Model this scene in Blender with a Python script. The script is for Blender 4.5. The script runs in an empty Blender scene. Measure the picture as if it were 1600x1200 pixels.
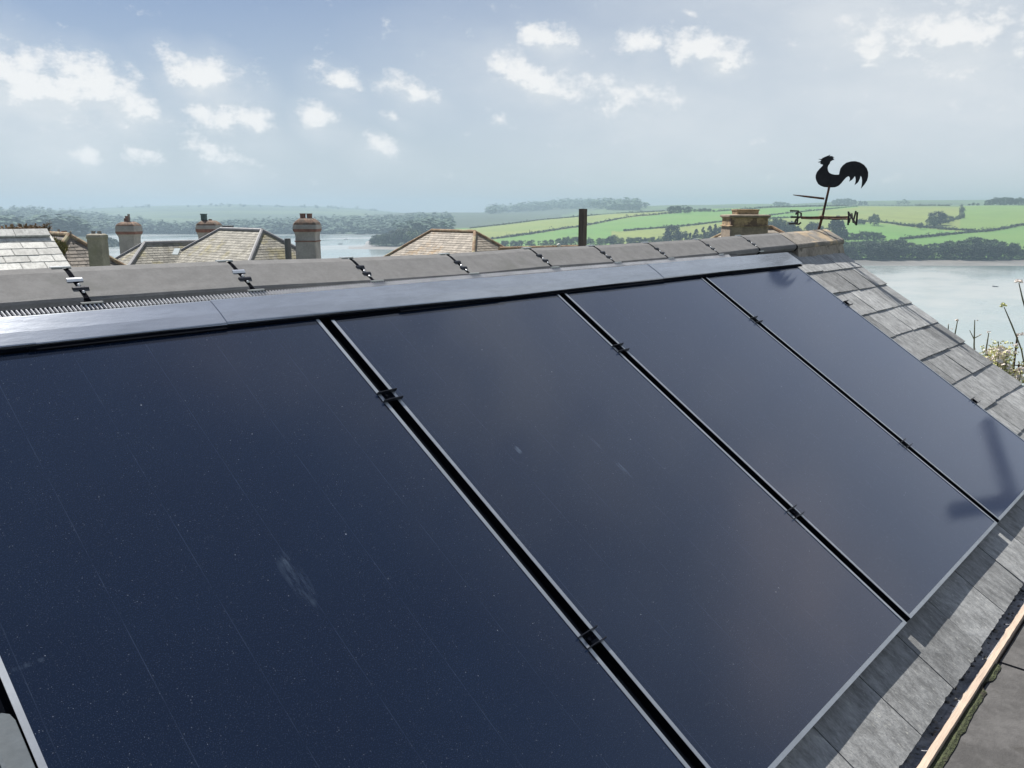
import bpy, math, random
import numpy as np
from mathutils import Vector, Matrix
random.seed(7); rng = np.random.default_rng(7)
C = bpy.context.scene.collection
# ------------------------------------------------------------------ camera model (metres; eye at the origin, X along the ridge, Y up the slope, Z up)
YAW, PITCH, ROLL, FPX = 0.828579, -0.209004, 0.001538, 1280.96
TH = 0.578305
O = np.array([1.4786, 2.14346, -0.33058])          # top of the first panel joint on the glass plane
PW, PH = 1.155, 1.736
DN = np.array([0, -math.cos(TH), -math.sin(TH)]); NN = np.array([0, -math.sin(TH), math.cos(TH)])
def cam_axes():
    f = np.array([math.sin(YAW)*math.cos(PITCH), math.cos(YAW)*math.cos(PITCH), math.sin(PITCH)])
    r = np.array([math.cos(YAW), -math.sin(YAW), 0]); u = np.cross(r, f)
    return np.array([r*math.cos(ROLL)+u*math.sin(ROLL), u*math.cos(ROLL)-r*math.sin(ROLL), f])
RC = cam_axes()
FH = np.array([math.sin(YAW), math.cos(YAW), 0]); RH = np.array([math.cos(YAW), -math.sin(YAW), 0])
UP = np.array([0, 0, 1.0])
def ray(x, y): return RC.T @ np.array([(x-800)/FPX, (600-y)/FPX, 1])
def at(x, y, F):
    d = ray(x, y); return d*F/(d @ FH)
def W(F, R, z): return FH*F + RH*R + UP*z
SP, CP = math.sin(-PITCH), math.cos(PITCH)
def t_of_y(y):
    k = (600-np.asarray(y, float))/FPX
    return (CP*k-SP)/(CP+SP*k)
XS = FPX/CP
EYE_ABOVE_WATER = 35.0
# ------------------------------------------------------------------ node helpers
class NT:
    def __init__(s, tree): s.t = tree; s.n = tree.nodes; s.l = tree.links
    def new(s, kind, **kw):
        n = s.n.new(kind)
        for k, v in kw.items():
            if k.startswith('i_'):
                key = k[2:]; key = int(key) if key.isdigit() else key.replace('_', ' ')
                n.inputs[key].default_value = v
            else: setattr(n, k, v)
        return n
    def put(s, v, sock):
        if hasattr(v, 'links') and hasattr(v, 'is_output'): s.l.new(v, sock)
        elif isinstance(v, (tuple, list)) and len(v) == 3 and sock.type == 'RGBA': sock.default_value = (*v, 1)
        else: sock.default_value = v
    def math(s, op, a, b=0.0, c=None, clamp=False):
        n = s.n.new('ShaderNodeMath'); n.operation = op; n.use_clamp = clamp
        s.put(a, n.inputs[0]); s.put(b, n.inputs[1])
        if c is not None: s.put(c, n.inputs[2])
        return n.outputs[0]
    def mix(s, f, a, b, blend='MIX'):
        n = s.n.new('ShaderNodeMix'); n.data_type = 'RGBA'; n.blend_type = blend
        s.put(f, n.inputs[0]); s.put(a, n.inputs[6]); s.put(b, n.inputs[7]); return n.outputs[2]
    def ramp(s, v, a, b, lo=0.0, hi=1.0, smooth=True):
        n = s.n.new('ShaderNodeMapRange'); n.interpolation_type = 'SMOOTHSTEP' if smooth else 'LINEAR'
        s.put(v, n.inputs[0]); s.put(a, n.inputs[1]); s.put(b, n.inputs[2]); s.put(lo, n.inputs[3]); s.put(hi, n.inputs[4])
        return n.outputs[0]
    def noise(s, vec, scale, detail=4, rough=.55, out=0):
        n = s.new('ShaderNodeTexNoise'); n.inputs['Scale'].default_value = scale
        n.inputs['Detail'].default_value = detail; n.inputs['Roughness'].default_value = rough
        if vec is not None: s.l.new(vec, n.inputs['Vector'])
        return n.outputs[out]
    def vscale(s, vec, sc, loc=(0, 0, 0)):
        n = s.new('ShaderNodeMapping'); s.l.new(vec, n.inputs[0]); n.inputs['Scale'].default_value = sc; n.inputs['Location'].default_value = loc
        return n.outputs[0]
    def coord(s, kind='Object'): return s.new('ShaderNodeTexCoord').outputs[kind]
MATS = {}
def mat(name, col, rough=.8, metal=0.0, var=.25, vscale=(1, 1, 1), nscale=8., bump=.3, bscale=40., col2=None, patch=None, island=0.0, rnd=0.0, ior=1.5, spec=.5, dist=.01):
    """plain procedural surface: two-scale colour variation, optional second colour in patches, bump"""
    if name in MATS: return MATS[name]
    m = bpy.data.materials.new(name); m.use_nodes = True; MATS[name] = m
    t = NT(m.node_tree); b = t.n['Principled BSDF']
    oc = t.vscale(t.coord(), vscale)
    n1 = t.noise(oc, nscale, 6, .6); n2 = t.noise(oc, nscale*6.3, 4, .6)
    f = t.math('ADD', t.math('MULTIPLY', n1, .65), t.math('MULTIPLY', n2, .35))
    lo = tuple(c*(1-var) for c in col); hi = tuple(min(1, c*(1+var)) for c in col)
    c = t.mix(t.ramp(f, .35, .65), lo, hi)
    if col2 is not None:
        p = patch or (3., .52, .62)
        pn = t.noise(t.coord(), p[0], 6, .65)
        c = t.mix(t.ramp(pn, p[1], p[2]), c, col2)
    if island:
        g = t.new('ShaderNodeNewGeometry').outputs['Random Per Island']
        c = t.mix(1.0, c, t.mix(g, (1-island,)*3, (1+island,)*3), 'MULTIPLY')
    if rnd:
        g = t.new('ShaderNodeObjectInfo').outputs['Random']
        h = t.new('ShaderNodeHueSaturation'); t.l.new(c, h.inputs['Color'])
        t.put(t.ramp(g, 0, 1, 1-rnd, 1+rnd, False), h.inputs['Value']); t.put(t.ramp(t.math('FRACT', t.math('MULTIPLY', g, 7.3)), 0, 1, .485, .52, False), h.inputs['Hue'])
        c = h.outputs[0]
    t.put(c, b.inputs['Base Color'])
    b.inputs['Roughness'].default_value = rough; b.inputs['Metallic'].default_value = metal
    b.inputs['IOR'].default_value = ior; b.inputs['Specular IOR Level'].default_value = spec
    if bump:
        bn = t.new('ShaderNodeBump'); bn.inputs['Strength'].default_value = bump; bn.inputs['Distance'].default_value = dist
        t.l.new(t.math('ADD', t.noise(oc, bscale, 5, .6), t.math('MULTIPLY', n1, .5)), bn.inputs['Height']); t.l.new(bn.outputs[0], b.inputs['Normal'])
    return m
# ------------------------------------------------------------------ mesh helpers
class MB:
    def __init__(s): s.v = []; s.f = []; s.m = []
    def add(s, vs, fs, mi=0):
        o = len(s.v); s.v += [tuple(float(c) for c in p) for p in vs]; s.f += [tuple(i+o for i in f) for f in fs]; s.m += [mi]*len(fs)
    def hexa(s, p, mi=0):      # 8 corners: bottom 0-3 ccw, top 4-7 ccw
        s.add(p, [(3, 2, 1, 0), (4, 5, 6, 7), (0, 1, 5, 4), (1, 2, 6, 5), (2, 3, 7, 6), (3, 0, 4, 7)], mi)
    def box(s, x0, x1, y0, y1, z0, z1, mi=0):
        s.hexa([(x0, y0, z0), (x1, y0, z0), (x1, y1, z0), (x0, y1, z0), (x0, y0, z1), (x1, y0, z1), (x1, y1, z1), (x0, y1, z1)], mi)
    def loft(s, rings, mi=0, cap=True, closed=True):
        n = len(rings[0]); vs = [p for r in rings for p in r]; fs = []
        for k in range(len(rings)-1):
            for i in range(n if closed else n-1):
                a = k*n+i; b = k*n+(i+1) % n; fs.append((a, b, b+n, a+n))
        if cap and closed: fs.append(tuple(range(n-1, -1, -1))); fs.append(tuple(range((len(rings)-1)*n, len(rings)*n)))
        s.add(vs, fs, mi)
    def tube(s, pts, rad, n=8, mi=0):
        pts = [np.array(p, float) for p in pts]
        if not hasattr(rad, '__len__'): rad = [rad]*len(pts)
        rings = []; prev = None
        for i, p in enumerate(pts):
            a = pts[max(i-1, 0)]; b = pts[min(i+1, len(pts)-1)]; d = b-a; d = d/(np.linalg.norm(d)+1e-9)
            if prev is None:
                h = np.array([0, 0, 1.]) if abs(d[2]) < .9 else np.array([1., 0, 0])
                u = np.cross(d, h)
            else: u = prev-d*(prev @ d)
            u /= np.linalg.norm(u); w = np.cross(d, u); prev = u
            rings.append([p+rad[i]*(math.cos(k*2*math.pi/n)*u+math.sin(k*2*math.pi/n)*w) for k in range(n)])
        s.loft(rings, mi)
    def lathe(s, c, prof, n=16, mi=0, sq=False):
        rings = []
        for r, z in prof:
            if sq:
                k = r*.86; rings.append([(c[0]+a, c[1]+b, c[2]+z) for a, b in ((-k, -r), (k, -r), (r, -k), (r, k), (k, r), (-k, r), (-r, k), (-r, -k))])
            else: rings.append([(c[0]+r*math.cos(i*2*math.pi/n), c[1]+r*math.sin(i*2*math.pi/n), c[2]+z) for i in range(n)])
        s.loft(rings, mi)
    def obj(s, name, mats, parent=None, smooth=False, loc=None, rot=None):
        me = bpy.data.meshes.new(name); me.from_pydata(s.v, [], s.f)
        for m in (mats if isinstance(mats, (list, tuple)) else [mats]): me.materials.append(m)
        if any(s.m): me.polygons.foreach_set('material_index', s.m)
        if smooth: me.polygons.foreach_set('use_smooth', [True]*len(s.f))
        me.update(); o = bpy.data.objects.new(name, me); C.objects.link(o)
        if parent is not None: o.parent = parent
        if loc is not None: o.location = loc
        if rot is not None: o.rotation_euler = rot
        return o
def tag(o, label=None, cat=None, group=None, kind=None):
    for k, v in (('label', label), ('category', cat), ('group', group), ('kind', kind)):
        if v: o[k] = v
    return o
def thing(name, label, cat, loc=(0, 0, 0), rot=None, group=None):
    o = bpy.data.objects.new(name, None); C.objects.link(o); o.location = tuple(float(c) for c in loc); o.empty_display_size = .2
    if rot: o.rotation_euler = rot
    return tag(o, label, cat, group)
def np_mesh(name, V, Q, mats, mi=None, parent=None, smooth=False):
    me = bpy.data.meshes.new(name); me.vertices.add(len(V)); me.vertices.foreach_set('co', np.asarray(V, np.float32).ravel())
    k = Q.shape[1]; me.loops.add(Q.size); me.polygons.add(len(Q))
    me.loops.foreach_set('vertex_index', Q.astype(np.int32).ravel()); me.polygons.foreach_set('loop_start', np.arange(0, Q.size, k, dtype=np.int32))
    for m in (mats if isinstance(mats, (list, tuple)) else [mats]): me.materials.append(m)
    if mi is not None: me.polygons.foreach_set('material_index', np.asarray(mi, np.int32))
    if smooth: me.polygons.foreach_set('use_smooth', np.ones(len(Q), bool))
    me.update(calc_edges=True); me.validate()
    o = bpy.data.objects.new(name, me); C.objects.link(o)
    if parent is not None: o.parent = parent
    return o
# ------------------------------------------------------------------ special materials
def slate_mat(name, col, var=.3, lichen=None, island=.22, streak=(14, 1.6, 14), bump=.5):
    m = bpy.data.materials.new(name); m.use_nodes = True; t = NT(m.node_tree); b = t.n['Principled BSDF']; oc = t.coord()
    isl = t.new('ShaderNodeNewGeometry').outputs['Random Per Island']
    off = t.new('ShaderNodeVectorMath', operation='ADD'); t.l.new(oc, off.inputs[0])
    cv = t.new('ShaderNodeCombineXYZ'); t.put(t.math('MULTIPLY', isl, 37.), cv.inputs[0]); t.put(t.math('MULTIPLY', isl, 91.), cv.inputs[1]); t.l.new(cv.outputs[0], off.inputs[1])
    sv = t.vscale(off.outputs[0], streak)
    n1 = t.noise(sv, 3.2, 7, .68); n2 = t.noise(off.outputs[0], 9, 6, .65); n3 = t.noise(sv, 16, 4, .6)
    f = t.math('ADD', t.math('MULTIPLY', n1, .5), t.math('ADD', t.math('MULTIPLY', n2, .3), t.math('MULTIPLY', n3, .2)))
    c = t.mix(t.ramp(f, .36, .64), tuple(x*(1-var) for x in col), tuple(x*(1+var) for x in col))
    fl = t.noise(t.vscale(off.outputs[0], (52, 20, 52)), 2.2, 5, .7)
    c = t.mix(t.math('MULTIPLY', t.ramp(fl, .60, .70), .7), c, (.64, .64, .58))
    c = t.mix(t.math('MULTIPLY', t.ramp(n1, .6, .72), .4), c, (.58, .57, .50))          # pale limey streaks
    c = t.mix(t.math('MULTIPLY', t.ramp(n2, .57, .68), .5), c, tuple(x*.45 for x in col))
    if lichen:
        ln = t.noise(oc, lichen[1], 6, .7); c = t.mix(t.ramp(ln, lichen[2], lichen[2]+.1), c, lichen[0])
    c = t.mix(1.0, c, t.mix(isl, (1-island,)*3, (1+island,)*3), 'MULTIPLY')
    t.put(c, b.inputs['Base Color']); b.inputs['Roughness'].default_value = .72; b.inputs['Specular IOR Level'].default_value = .35
    bn = t.new('ShaderNodeBump'); bn.inputs['Strength'].default_value = bump; bn.inputs['Distance'].default_value = .004
    t.l.new(t.math('ADD', n1, t.math('MULTIPLY', n3, .6)), bn.inputs['Height']); t.l.new(bn.outputs[0], b.inputs['Normal'])
    return m
SMUDGES = [(455, 885, .016, .055, .5), (480, 925, .012, .05, .35), (810, 702, .012, .02, .8), (970, 728, .012, .03, .6), (985, 740, .01, .03, .5), (930, 690, .01, .05, .22),
           (1365, 563, .018, .05, .35), (1345, 572, .012, .05, .25), (45, 1037, .05, .006, .3), (770, 460, .006, .006, .9), (462, 900, .03, .09, .35)]
def slope_uv(x, y, n=0.0):
    d = ray(x, y); P = d*((O @ NN+n)/(d @ NN)); Q = P-O; return float(Q[0]), float(Q @ DN)
def glass_mat():
    m = bpy.data.materials.new('panel_glass'); m.use_nodes = True; t = NT(m.node_tree); b = t.n['Principled BSDF']
    oc = t.coord(); sx = t.new('ShaderNodeSeparateXYZ'); t.l.new(oc, sx.inputs[0])
    cell = t.math('ABSOLUTE', t.math('SUBTRACT', t.math('FRACT', t.math('DIVIDE', t.math('SUBTRACT', sx.outputs[0], .031), .1805)), .5))
    line = t.math('MULTIPLY', t.ramp(cell, .4935, .498), t.ramp(t.noise(t.vscale(oc, (3, 3, 3)), 4, 2), .3, .75, .1, 1))
    c = t.mix(t.ramp(t.noise(oc, 1.6, 3), .3, .7), (.0004, .0054, .0200), (.0009, .0072, .0240))
    c = t.mix(t.math('MULTIPLY', line, .05), c, (.35, .45, .62))
    grain = t.noise(oc, 420, 2, .5); c = t.mix(t.math('MULTIPLY', t.ramp(grain, .5, .8), .05), c, (.3, .36, .48))
    # dust specks
    for sc, thr, amt, sel in ((95, .1, .38, .87), (38, .06, .8, .88), (190, .17, .2, .72), (330, .2, .12, .6)):
        v = t.new('ShaderNodeTexVoronoi'); v.inputs['Scale'].default_value = sc; t.l.new(oc, v.inputs['Vector'])
        sp = t.new('ShaderNodeSeparateColor'); t.l.new(v.outputs['Color'], sp.inputs[0])
        k = t.math('MULTIPLY', t.math('LESS_THAN', v.outputs['Distance'], t.math('MULTIPLY', sp.outputs[1], thr)), t.math('GREATER_THAN', sp.outputs[0], sel))
        c = t.mix(t.math('MULTIPLY', k, amt), c, (.62, .66, .7))
    # wiped smudges lying at their own places on the glass (slope coordinates of the whole roof through world position)
    pos = t.new('ShaderNodeNewGeometry').outputs['Position']
    def dot(vec, cst):
        n = t.new('ShaderNodeVectorMath', operation='DOT_PRODUCT'); t.l.new(vec, n.inputs[0]); n.inputs[1].default_value = tuple(cst); return n.outputs['Value']
    su = t.math('SUBTRACT', dot(pos, (1, 0, 0)), float(O[0])); sv = t.math('SUBTRACT', dot(pos, DN), float(O @ DN))
    nz = t.noise(t.vscale(oc, (60, 14, 1)), 1.3, 5, .7)
    tot = None
    for x, y, wu, wv, a in SMUDGES:
        u0, v0 = slope_uv(x, y)
        e = t.math('ADD', t.math('POWER', t.math('DIVIDE', t.math('SUBTRACT', su, u0), wu), 2.), t.math('POWER', t.math('DIVIDE', t.math('SUBTRACT', sv, v0), wv), 2.))
        k = t.math('MULTIPLY', t.ramp(e, 1.0, 0.0), a); tot = k if tot is None else t.math('MAXIMUM', tot, k)
    c = t.mix(t.math('MULTIPLY', t.math('MULTIPLY', tot, t.ramp(nz, .42, .72)), .24), c, (.42, .56, .74))
    t.put(c, b.inputs['Base Color'])
    t.put(t.math('ADD', t.ramp(t.noise(oc, 3, 4), .3, .7, .072, .092), t.math('MULTIPLY', tot, .15)), b.inputs['Roughness'])
    b.inputs['IOR'].default_value = 1.53; b.inputs['Sheen Weight'].default_value = .18; b.inputs['Sheen Roughness'].default_value = .45; b.inputs['Sheen Tint'].default_value = (.5, .63, 1, 1)
    bn = t.new('ShaderNodeBump'); bn.inputs['Strength'].default_value = .012; bn.inputs['Distance'].default_value = .002
    t.l.new(t.noise(oc, 600, 2), bn.inputs['Height']); t.l.new(bn.outputs[0], b.inputs['Normal'])
    return m
M_GLASS = glass_mat()
M_FRAMEGLINT = mat('anodised_frame_glint', (.44, .47, .50), .38, .85, var=.08, bump=.05, bscale=300)
M_BLACK = mat('black_plastic', (.012, .014, .018), .45, var=.2, bump=.1)
M_CLIPB = mat('clip_black', (.02, .022, .03), .32, .4, var=.2, bump=.1)
M_TRAY = mat('tray_black', (.003, .004, .007), .9, var=.2, bump=.1, spec=.02)
M_SILVER = mat('bright_metal', (.62, .63, .66), .3, .9, var=.1, bump=.05)
M_FLASH = mat('coated_flashing', (.47, .50, .54), .23, .85, var=.10, nscale=2.5, bump=.12, bscale=14, vscale=(1, 4, 4), dist=.004)
M_TILE = mat('concrete_tile', (.155, .155, .154), .9, var=.13, nscale=22, bump=.35, bscale=300, dist=.002, col2=(.125, .128, .122), patch=(5, .56, .7))
M_TILEOLD = mat('lichened_tile', (.24, .22, .19), .9, var=.25, nscale=9, bump=.7, bscale=90, dist=.005, col2=(.42, .33, .22), patch=(5, .5, .58))
M_MORTAR = mat('mortar', (.34, .30, .25), .95, var=.3, bump=.9, bscale=60, dist=.01, col2=(.12, .11, .09), patch=(14, .55, .65))
M_SLATE = slate_mat('weathered_slate', (.272, .277, .275), island=.28, var=.4, streak=(10, 4.5, 10), bump=.9)
M_WOOD = mat('sawn_board', (.46, .36, .28), .8, var=.15, vscale=(1, 14, 14), nscale=3, bump=.6, bscale=20, dist=.003)
M_GUTTER = mat('gutter_dark', (.27, .275, .29), .75, var=.45, nscale=14, bump=.8, bscale=60, dist=.006, col2=(.24, .23, .21), patch=(25, .6, .68))
M_FELT = mat('roof_felt', (.075, .073, .072), .92, var=.3, nscale=5, bump=.6, bscale=120, dist=.004, col2=(.045, .043, .04), patch=(4.5, .55, .7))
M_MOSS = mat('moss', (.052, .062, .026), .95, var=.45, nscale=30, bump=1, bscale=120, dist=.01, col2=(.05, .045, .03), patch=(16, .52, .6))
M_RENDER = mat('render_grey', (.30, .30, .29), .9, var=.15, nscale=2, bump=.4, bscale=25)
M_RENDERB = mat('render_buff', (.30, .275, .22), .9, var=.22, nscale=2.5, bump=.4, bscale=25, col2=(.24, .225, .16), patch=(1.5, .5, .7))
M_BRICKRED = mat('brick_red', (.19, .10, .08), .9, var=.3, nscale=5, bump=.6, bscale=20)
M_BRICKBR = mat('brick_brown', (.20, .13, .09), .9, var=.4, nscale=4, bump=.8, bscale=14, col2=(.12, .1, .08), patch=(3.5, .5, .6))
M_POT = mat('pot_clay', (.19, .11, .085), .85, var=.3, nscale=8, bump=.3)
M_POTGREY = mat('pot_grey', (.22, .21, .19), .85, var=.3, nscale=8, bump=.3)
M_COWL = mat('cowl_green', (.06, .10, .10), .5, .5, var=.3)
M_TERRA = mat('terracotta', (.27, .18, .11), .9, var=.3, nscale=5, bump=.5, col2=(.36, .32, .2), patch=(2.5, .5, .6))
M_LEAD = mat('lead', (.22, .22, .225), .6, .2, var=.15, nscale=4, bump=.2)
M_STONE = mat('old_stone', (.36, .26, .15), .95, var=.35, nscale=6, bump=.9, bscale=18, dist=.02, col2=(.16, .11, .08), patch=(4, .5, .6))
M_STONEB = mat('stone_base', (.27, .22, .17), .95, var=.25, nscale=9, bump=.6, bscale=30, dist=.015)
M_RUST = mat('rusty_iron', (.095, .048, .032), .85, .3, var=.5, nscale=40, bump=.5, bscale=200, dist=.003, col2=(.025, .022, .02), patch=(30, .5, .6))
M_IRON = mat('black_iron', (.013, .014, .017), .6, .3, var=.5, nscale=25, bump=.3, bscale=120, dist=.002, col2=(.035, .022, .018), patch=(20, .6, .7))
M_POSTW = mat('brown_post', (.10, .075, .065), .85, var=.3, vscale=(4, 4, .6), nscale=8, bump=.5)
M_PIPE = mat('grey_pipe', (.10, .10, .105), .6, var=.15, bump=.1)
M_ALU = mat('aluminium', (.10, .12, .135), .6, .0, var=.12, nscale=12, bump=.15, bscale=80, dist=.002)
M_WALL = mat('house_wall', (.55, .53, .48), .9, var=.15, nscale=2, bump=.4)
M_STEM = mat('stem', (.15, .15, .09), .8, var=.3, bump=0)
M_PETAL = mat('petal', (.82, .74, .68), .7, var=.12, bump=0, nscale=30, island=.12)
M_BLOSSOM = mat('blossom_yellow', (.60, .60, .25), .7, var=.2, bump=0, nscale=30, island=.3)
M_WHITE = mat('white_paint', (.8, .8, .78), .4, var=.05, bump=0)
M_HULL = mat('dark_hull', (.05, .06, .08), .5, var=.1, bump=0)
M_GALV = mat('galvanised_tube', (.2, .2, .2), .5, .6, var=.15)
def leaf_mat(name, col, rnd=.22, far=False):
    m = mat(name, col, .75, var=.35, nscale=.35 if far else 1.2, bump=0, island=.35, rnd=rnd, spec=.25); return m
M_LEAF = leaf_mat('leaf_broad', (.036, .066, .027)); M_LEAFL = leaf_mat('leaf_light', (.075, .110, .038)); M_LEAFD = leaf_mat('leaf_dark', (.019, .038, .022))
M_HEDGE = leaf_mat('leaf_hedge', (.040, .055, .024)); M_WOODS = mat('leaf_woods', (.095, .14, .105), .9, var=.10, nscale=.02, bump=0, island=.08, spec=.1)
M_BARK = mat('bark', (.09, .07, .055), .9, var=.3, bump=0)
M_DRY = leaf_mat('leaf_dry', (.22, .15, .08)); M_GRASS = leaf_mat('leaf_grass', (.17, .15, .035))
# ------------------------------------------------------------------ our own slate roof (local frame x=u, y=-v, z=off the glass plane)
ROT = (TH, 0, 0)
def S(u, v, n): return O+np.array([u, 0, 0])+DN*v+NN*n
GZ = -3.4                                       # yard level
hb = np.array([2.6, 2.4, GZ])
house = thing('slate_house', 'low house whose slate roof carries the four black solar panels', 'house', hb)
SL = tuple(O-hb)
EAV, GAUGE, SN = 1.948, .2115, -.032
b = MB(); nrow = 11  # top course tucks under the ridge
for k in range(nrow):
    v1 = EAV-k*GAUGE; v0 = max(v1-GAUGE*1.12, -.285)
    u = -2.6-(.16 if k % 2 else 0)+.16+.014
    while u < 4.5:
        wdt = .32
        ue = u+wdt; a = u+.0025; e = ue-.0025
        lim = 4.49+random.uniform(-.012, .012)
        if e > 4.36: e = lim
        dz = random.uniform(-.002, .003); dv = random.uniform(-.006, .006); tl = random.uniform(-.003, .003)
        top = SN-.0065; lo = SN+.001+dz
        nseg = 22 if k == 0 or a > 3.2 else 2     # ragged, chipped lower edge
        us = np.linspace(a, e, nseg+1); jag = [dv*.6+(random.uniform(-.0009, .0008)-(.004 if random.random() < .05 else 0) if nseg > 2 else 0) for _ in us]
        vs = []
        for i, uu in enumerate(us):
            ll = lo+tl*(i/nseg-.5)*2
            vs += [(uu, -v0, top-.006), (uu, -(v1+jag[i]), ll-.006), (uu, -v0, top), (uu, -(v1+jag[i]), ll)]
        fs = []
        for i in range(nseg):
            o = i*4; p = o+4
            fs += [(o+2, o+3, p+3, p+2), (o, p, p+1, o+1), (o+1, p+1, p+3, o+3), (o, o+2, p+2, p)]
        fs += [(0, 1, 3, 2), (nseg*4, nseg*4+2, nseg*4+3, nseg*4+1)]
        b.add(vs, fs)
        u = ue
        if e >= lim: break
slates = b.obj('slates', M_SLATE, house, loc=SL, rot=ROT)
b = MB(); b.box(-2.6, 4.47, -EAV+.004, -1.72, SN-.0205, SN-.0135); b.obj('eaves_course', M_SLATE, house, loc=SL, rot=ROT)
b = MB(); b.box(-2.7, 4.44, -EAV+.02, .27, SN-.08, SN-.022); b.obj('roof_deck', M_TRAY, house, loc=SL, rot=ROT)
# far slope, walls
yr, zr = 2.41, -.265
b = MB(); z_e = zr-2.2*math.tan(TH)
b.hexa([(-1.2-hb[0], yr-hb[1]+.015, zr-.06-hb[2]), (5.92-hb[0], yr-hb[1]+.015, zr-.06-hb[2]), (5.92-hb[0], yr+2.2-hb[1], z_e-.06-hb[2]), (-1.2-hb[0], yr+2.2-hb[1], z_e-.06-hb[2]),
        (-1.2-hb[0], yr-hb[1]+.015, zr-hb[2]), (5.95-hb[0], yr-hb[1]+.015, zr-hb[2]), (5.95-hb[0], yr+2.2-hb[1], z_e-hb[2]), (-1.2-hb[0], yr+2.2-hb[1], z_e-hb[2])])
b.obj('back_slope', M_SLATE, house)
b = MB()
prof = [(.72, GZ), (.72, -1.42), (yr, zr-.12), (yr+2.0, z_e-.02), (yr+2.0, GZ)]
for x in (5.84, ):
    b.loft([[(x-.25-hb[0], y-hb[1], z-hb[2]) for y, z in prof], [(x-hb[0], y-hb[1], z-hb[2]) for y, z in prof]])
b.obj('gable_wall', M_RENDER, house)
b = MB(); b.box(-1.2-hb[0], 5.58-hb[0], .74-hb[1], .95-hb[1], 0, -1.55-GZ); b.obj('front_wall', M_RENDER, house)
# ridge tiles
XJ = [-1.02, -.56, -.09, .37, .83, 1.307, 1.771, 2.240, 2.731, 3.194, 3.66, 4.18, 4.673, 5.2, 6.0]
ZJ = [-.150, -.151, -.152, -.153, -.154, -.157, -.166, -.170, -.163, -.166, -.164, -.160, -.149, -.143, -.131]
PR_ = [(-.141, -.094), (-.140, -.078), (-.1345, -.0705), (-.122, -.0635), (-.102, -.0525), (-.062, -.030), (-.028, -.0105)]
PR = PR_+[(0, 0)]+[(-y, q) for y, q in reversed(PR_)]
def ridge_piece(x0, x1, z0, z1, grow=0.0, th=.016, wob=0.0):
    rings = []
    n = 5 if x1-x0 > .1 else 1
    for i in range(n+1):
        f = i/n; x = x0+(x1-x0)*f; z = z0+(z1-z0)*f
        e = (1 if 0 < i < n else .985) if n > 1 else 1
        outer = [(x-hb[0], yr+y*e+(grow if y > 0 else -grow if y < 0 else 0)-hb[1], z+q+grow*(1 if q > -.085 else 0)+random.uniform(-wob, wob)-hb[2]) for y, q in PR]
        inner = [(x-hb[0], yr+y*.88-hb[1], z+q-th-hb[2]) for y, q in reversed(PR)]
        rings.append(outer+inner)
    bb = MB(); bb.loft(rings); return bb
for i in range(len(XJ)-1):
    last = i == len(XJ)-2
    g = .004 if last else .007
    o = ridge_piece(XJ[i]+g, XJ[i+1]-g, ZJ[i], ZJ[i+1], wob=.0012 if last else .0003).obj('ridge_tile', M_TILEOLD if last else M_TILE, house)
    if last: o['label'] = 'old lichen-stained end ridge tile'
    if i == 0: continue
    # black union strip under the joint with its clips
    x, z = XJ[i], ZJ[i]
    u = ridge_piece(x-.0085, x+.0085, z-.003, z-.003).obj('ridge_union', M_TRAY, house)
    if i < 13:
        for y0, q, w_, mm in ((-.064, -.031, .021 if i < 6 else .017, M_SILVER if i < 6 else M_CLIPB), (-.100, -.0515, .021 if i < 6 else .017, M_CLIPB)):  # upper clips at the left joints coloured silver to paint their sun glint
            b = MB(); sl = .52; yy, zz = yr+y0-hb[1], z+q-hb[2]
            b.hexa([(x+a_-hb[0], yy+d_, zz-.001+d_*sl) for a_, d_ in ((-w_, -.004), (w_, -.004), (w_, .004), (-w_, .004))]+[(x+a_*.95-hb[0], yy+d_*.7, zz+.0055+d_*sl*.7) for a_, d_ in ((-w_, -.004), (w_, -.004), (w_, .004), (-w_, .004))])
            b.obj('clip', mm, u)
        b = MB(); b.box(x-.034-hb[0], x+.016-hb[0], yr-.005-hb[1], yr+.012-hb[1], z-.001-hb[2], z+.003-hb[2]); b.obj('clip_plate', M_SILVER, u)
        b = MB(); yb_ = yr-.146; zb_ = O[2]+.011+(yb_-O[1])*math.tan(TH); b.box(x-.02-hb[0], x+.035-hb[0], yb_-.004-hb[1], yb_+.004-hb[1], zb_-hb[2], zb_+.004-hb[2]); b.obj('clip_foot', M_SILVER, u)
        for y0, q in ((-.084, -.0405), (-.112, -.057)):
            b = MB(); b.lathe((x+.002-hb[0], yr+y0-hb[1], z+q-hb[2]), [(.0042, -.004), (.004, .001), (.002, .0025)], 8); b.obj('screw_head', M_SILVER, u)
# mortar bed under the old end tile
b = MB(); rings = []
for x in np.linspace(5.22, 5.985, 14):
    rings.append([(x-hb[0], yr-.15-random.uniform(0, .03)-hb[1], zr-.12-hb[2]), (x-hb[0], yr-.132-hb[1], ZJ[-2]-.083+random.uniform(-.006, .006)-hb[2]), (x-hb[0], yr+.12-hb[1], ZJ[-2]-.083-hb[2]), (x-hb[0], yr+.15-hb[1], zr-.1-hb[2])])
b.loft(rings); b.obj('mortar_bed', M_MORTAR, house)
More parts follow.
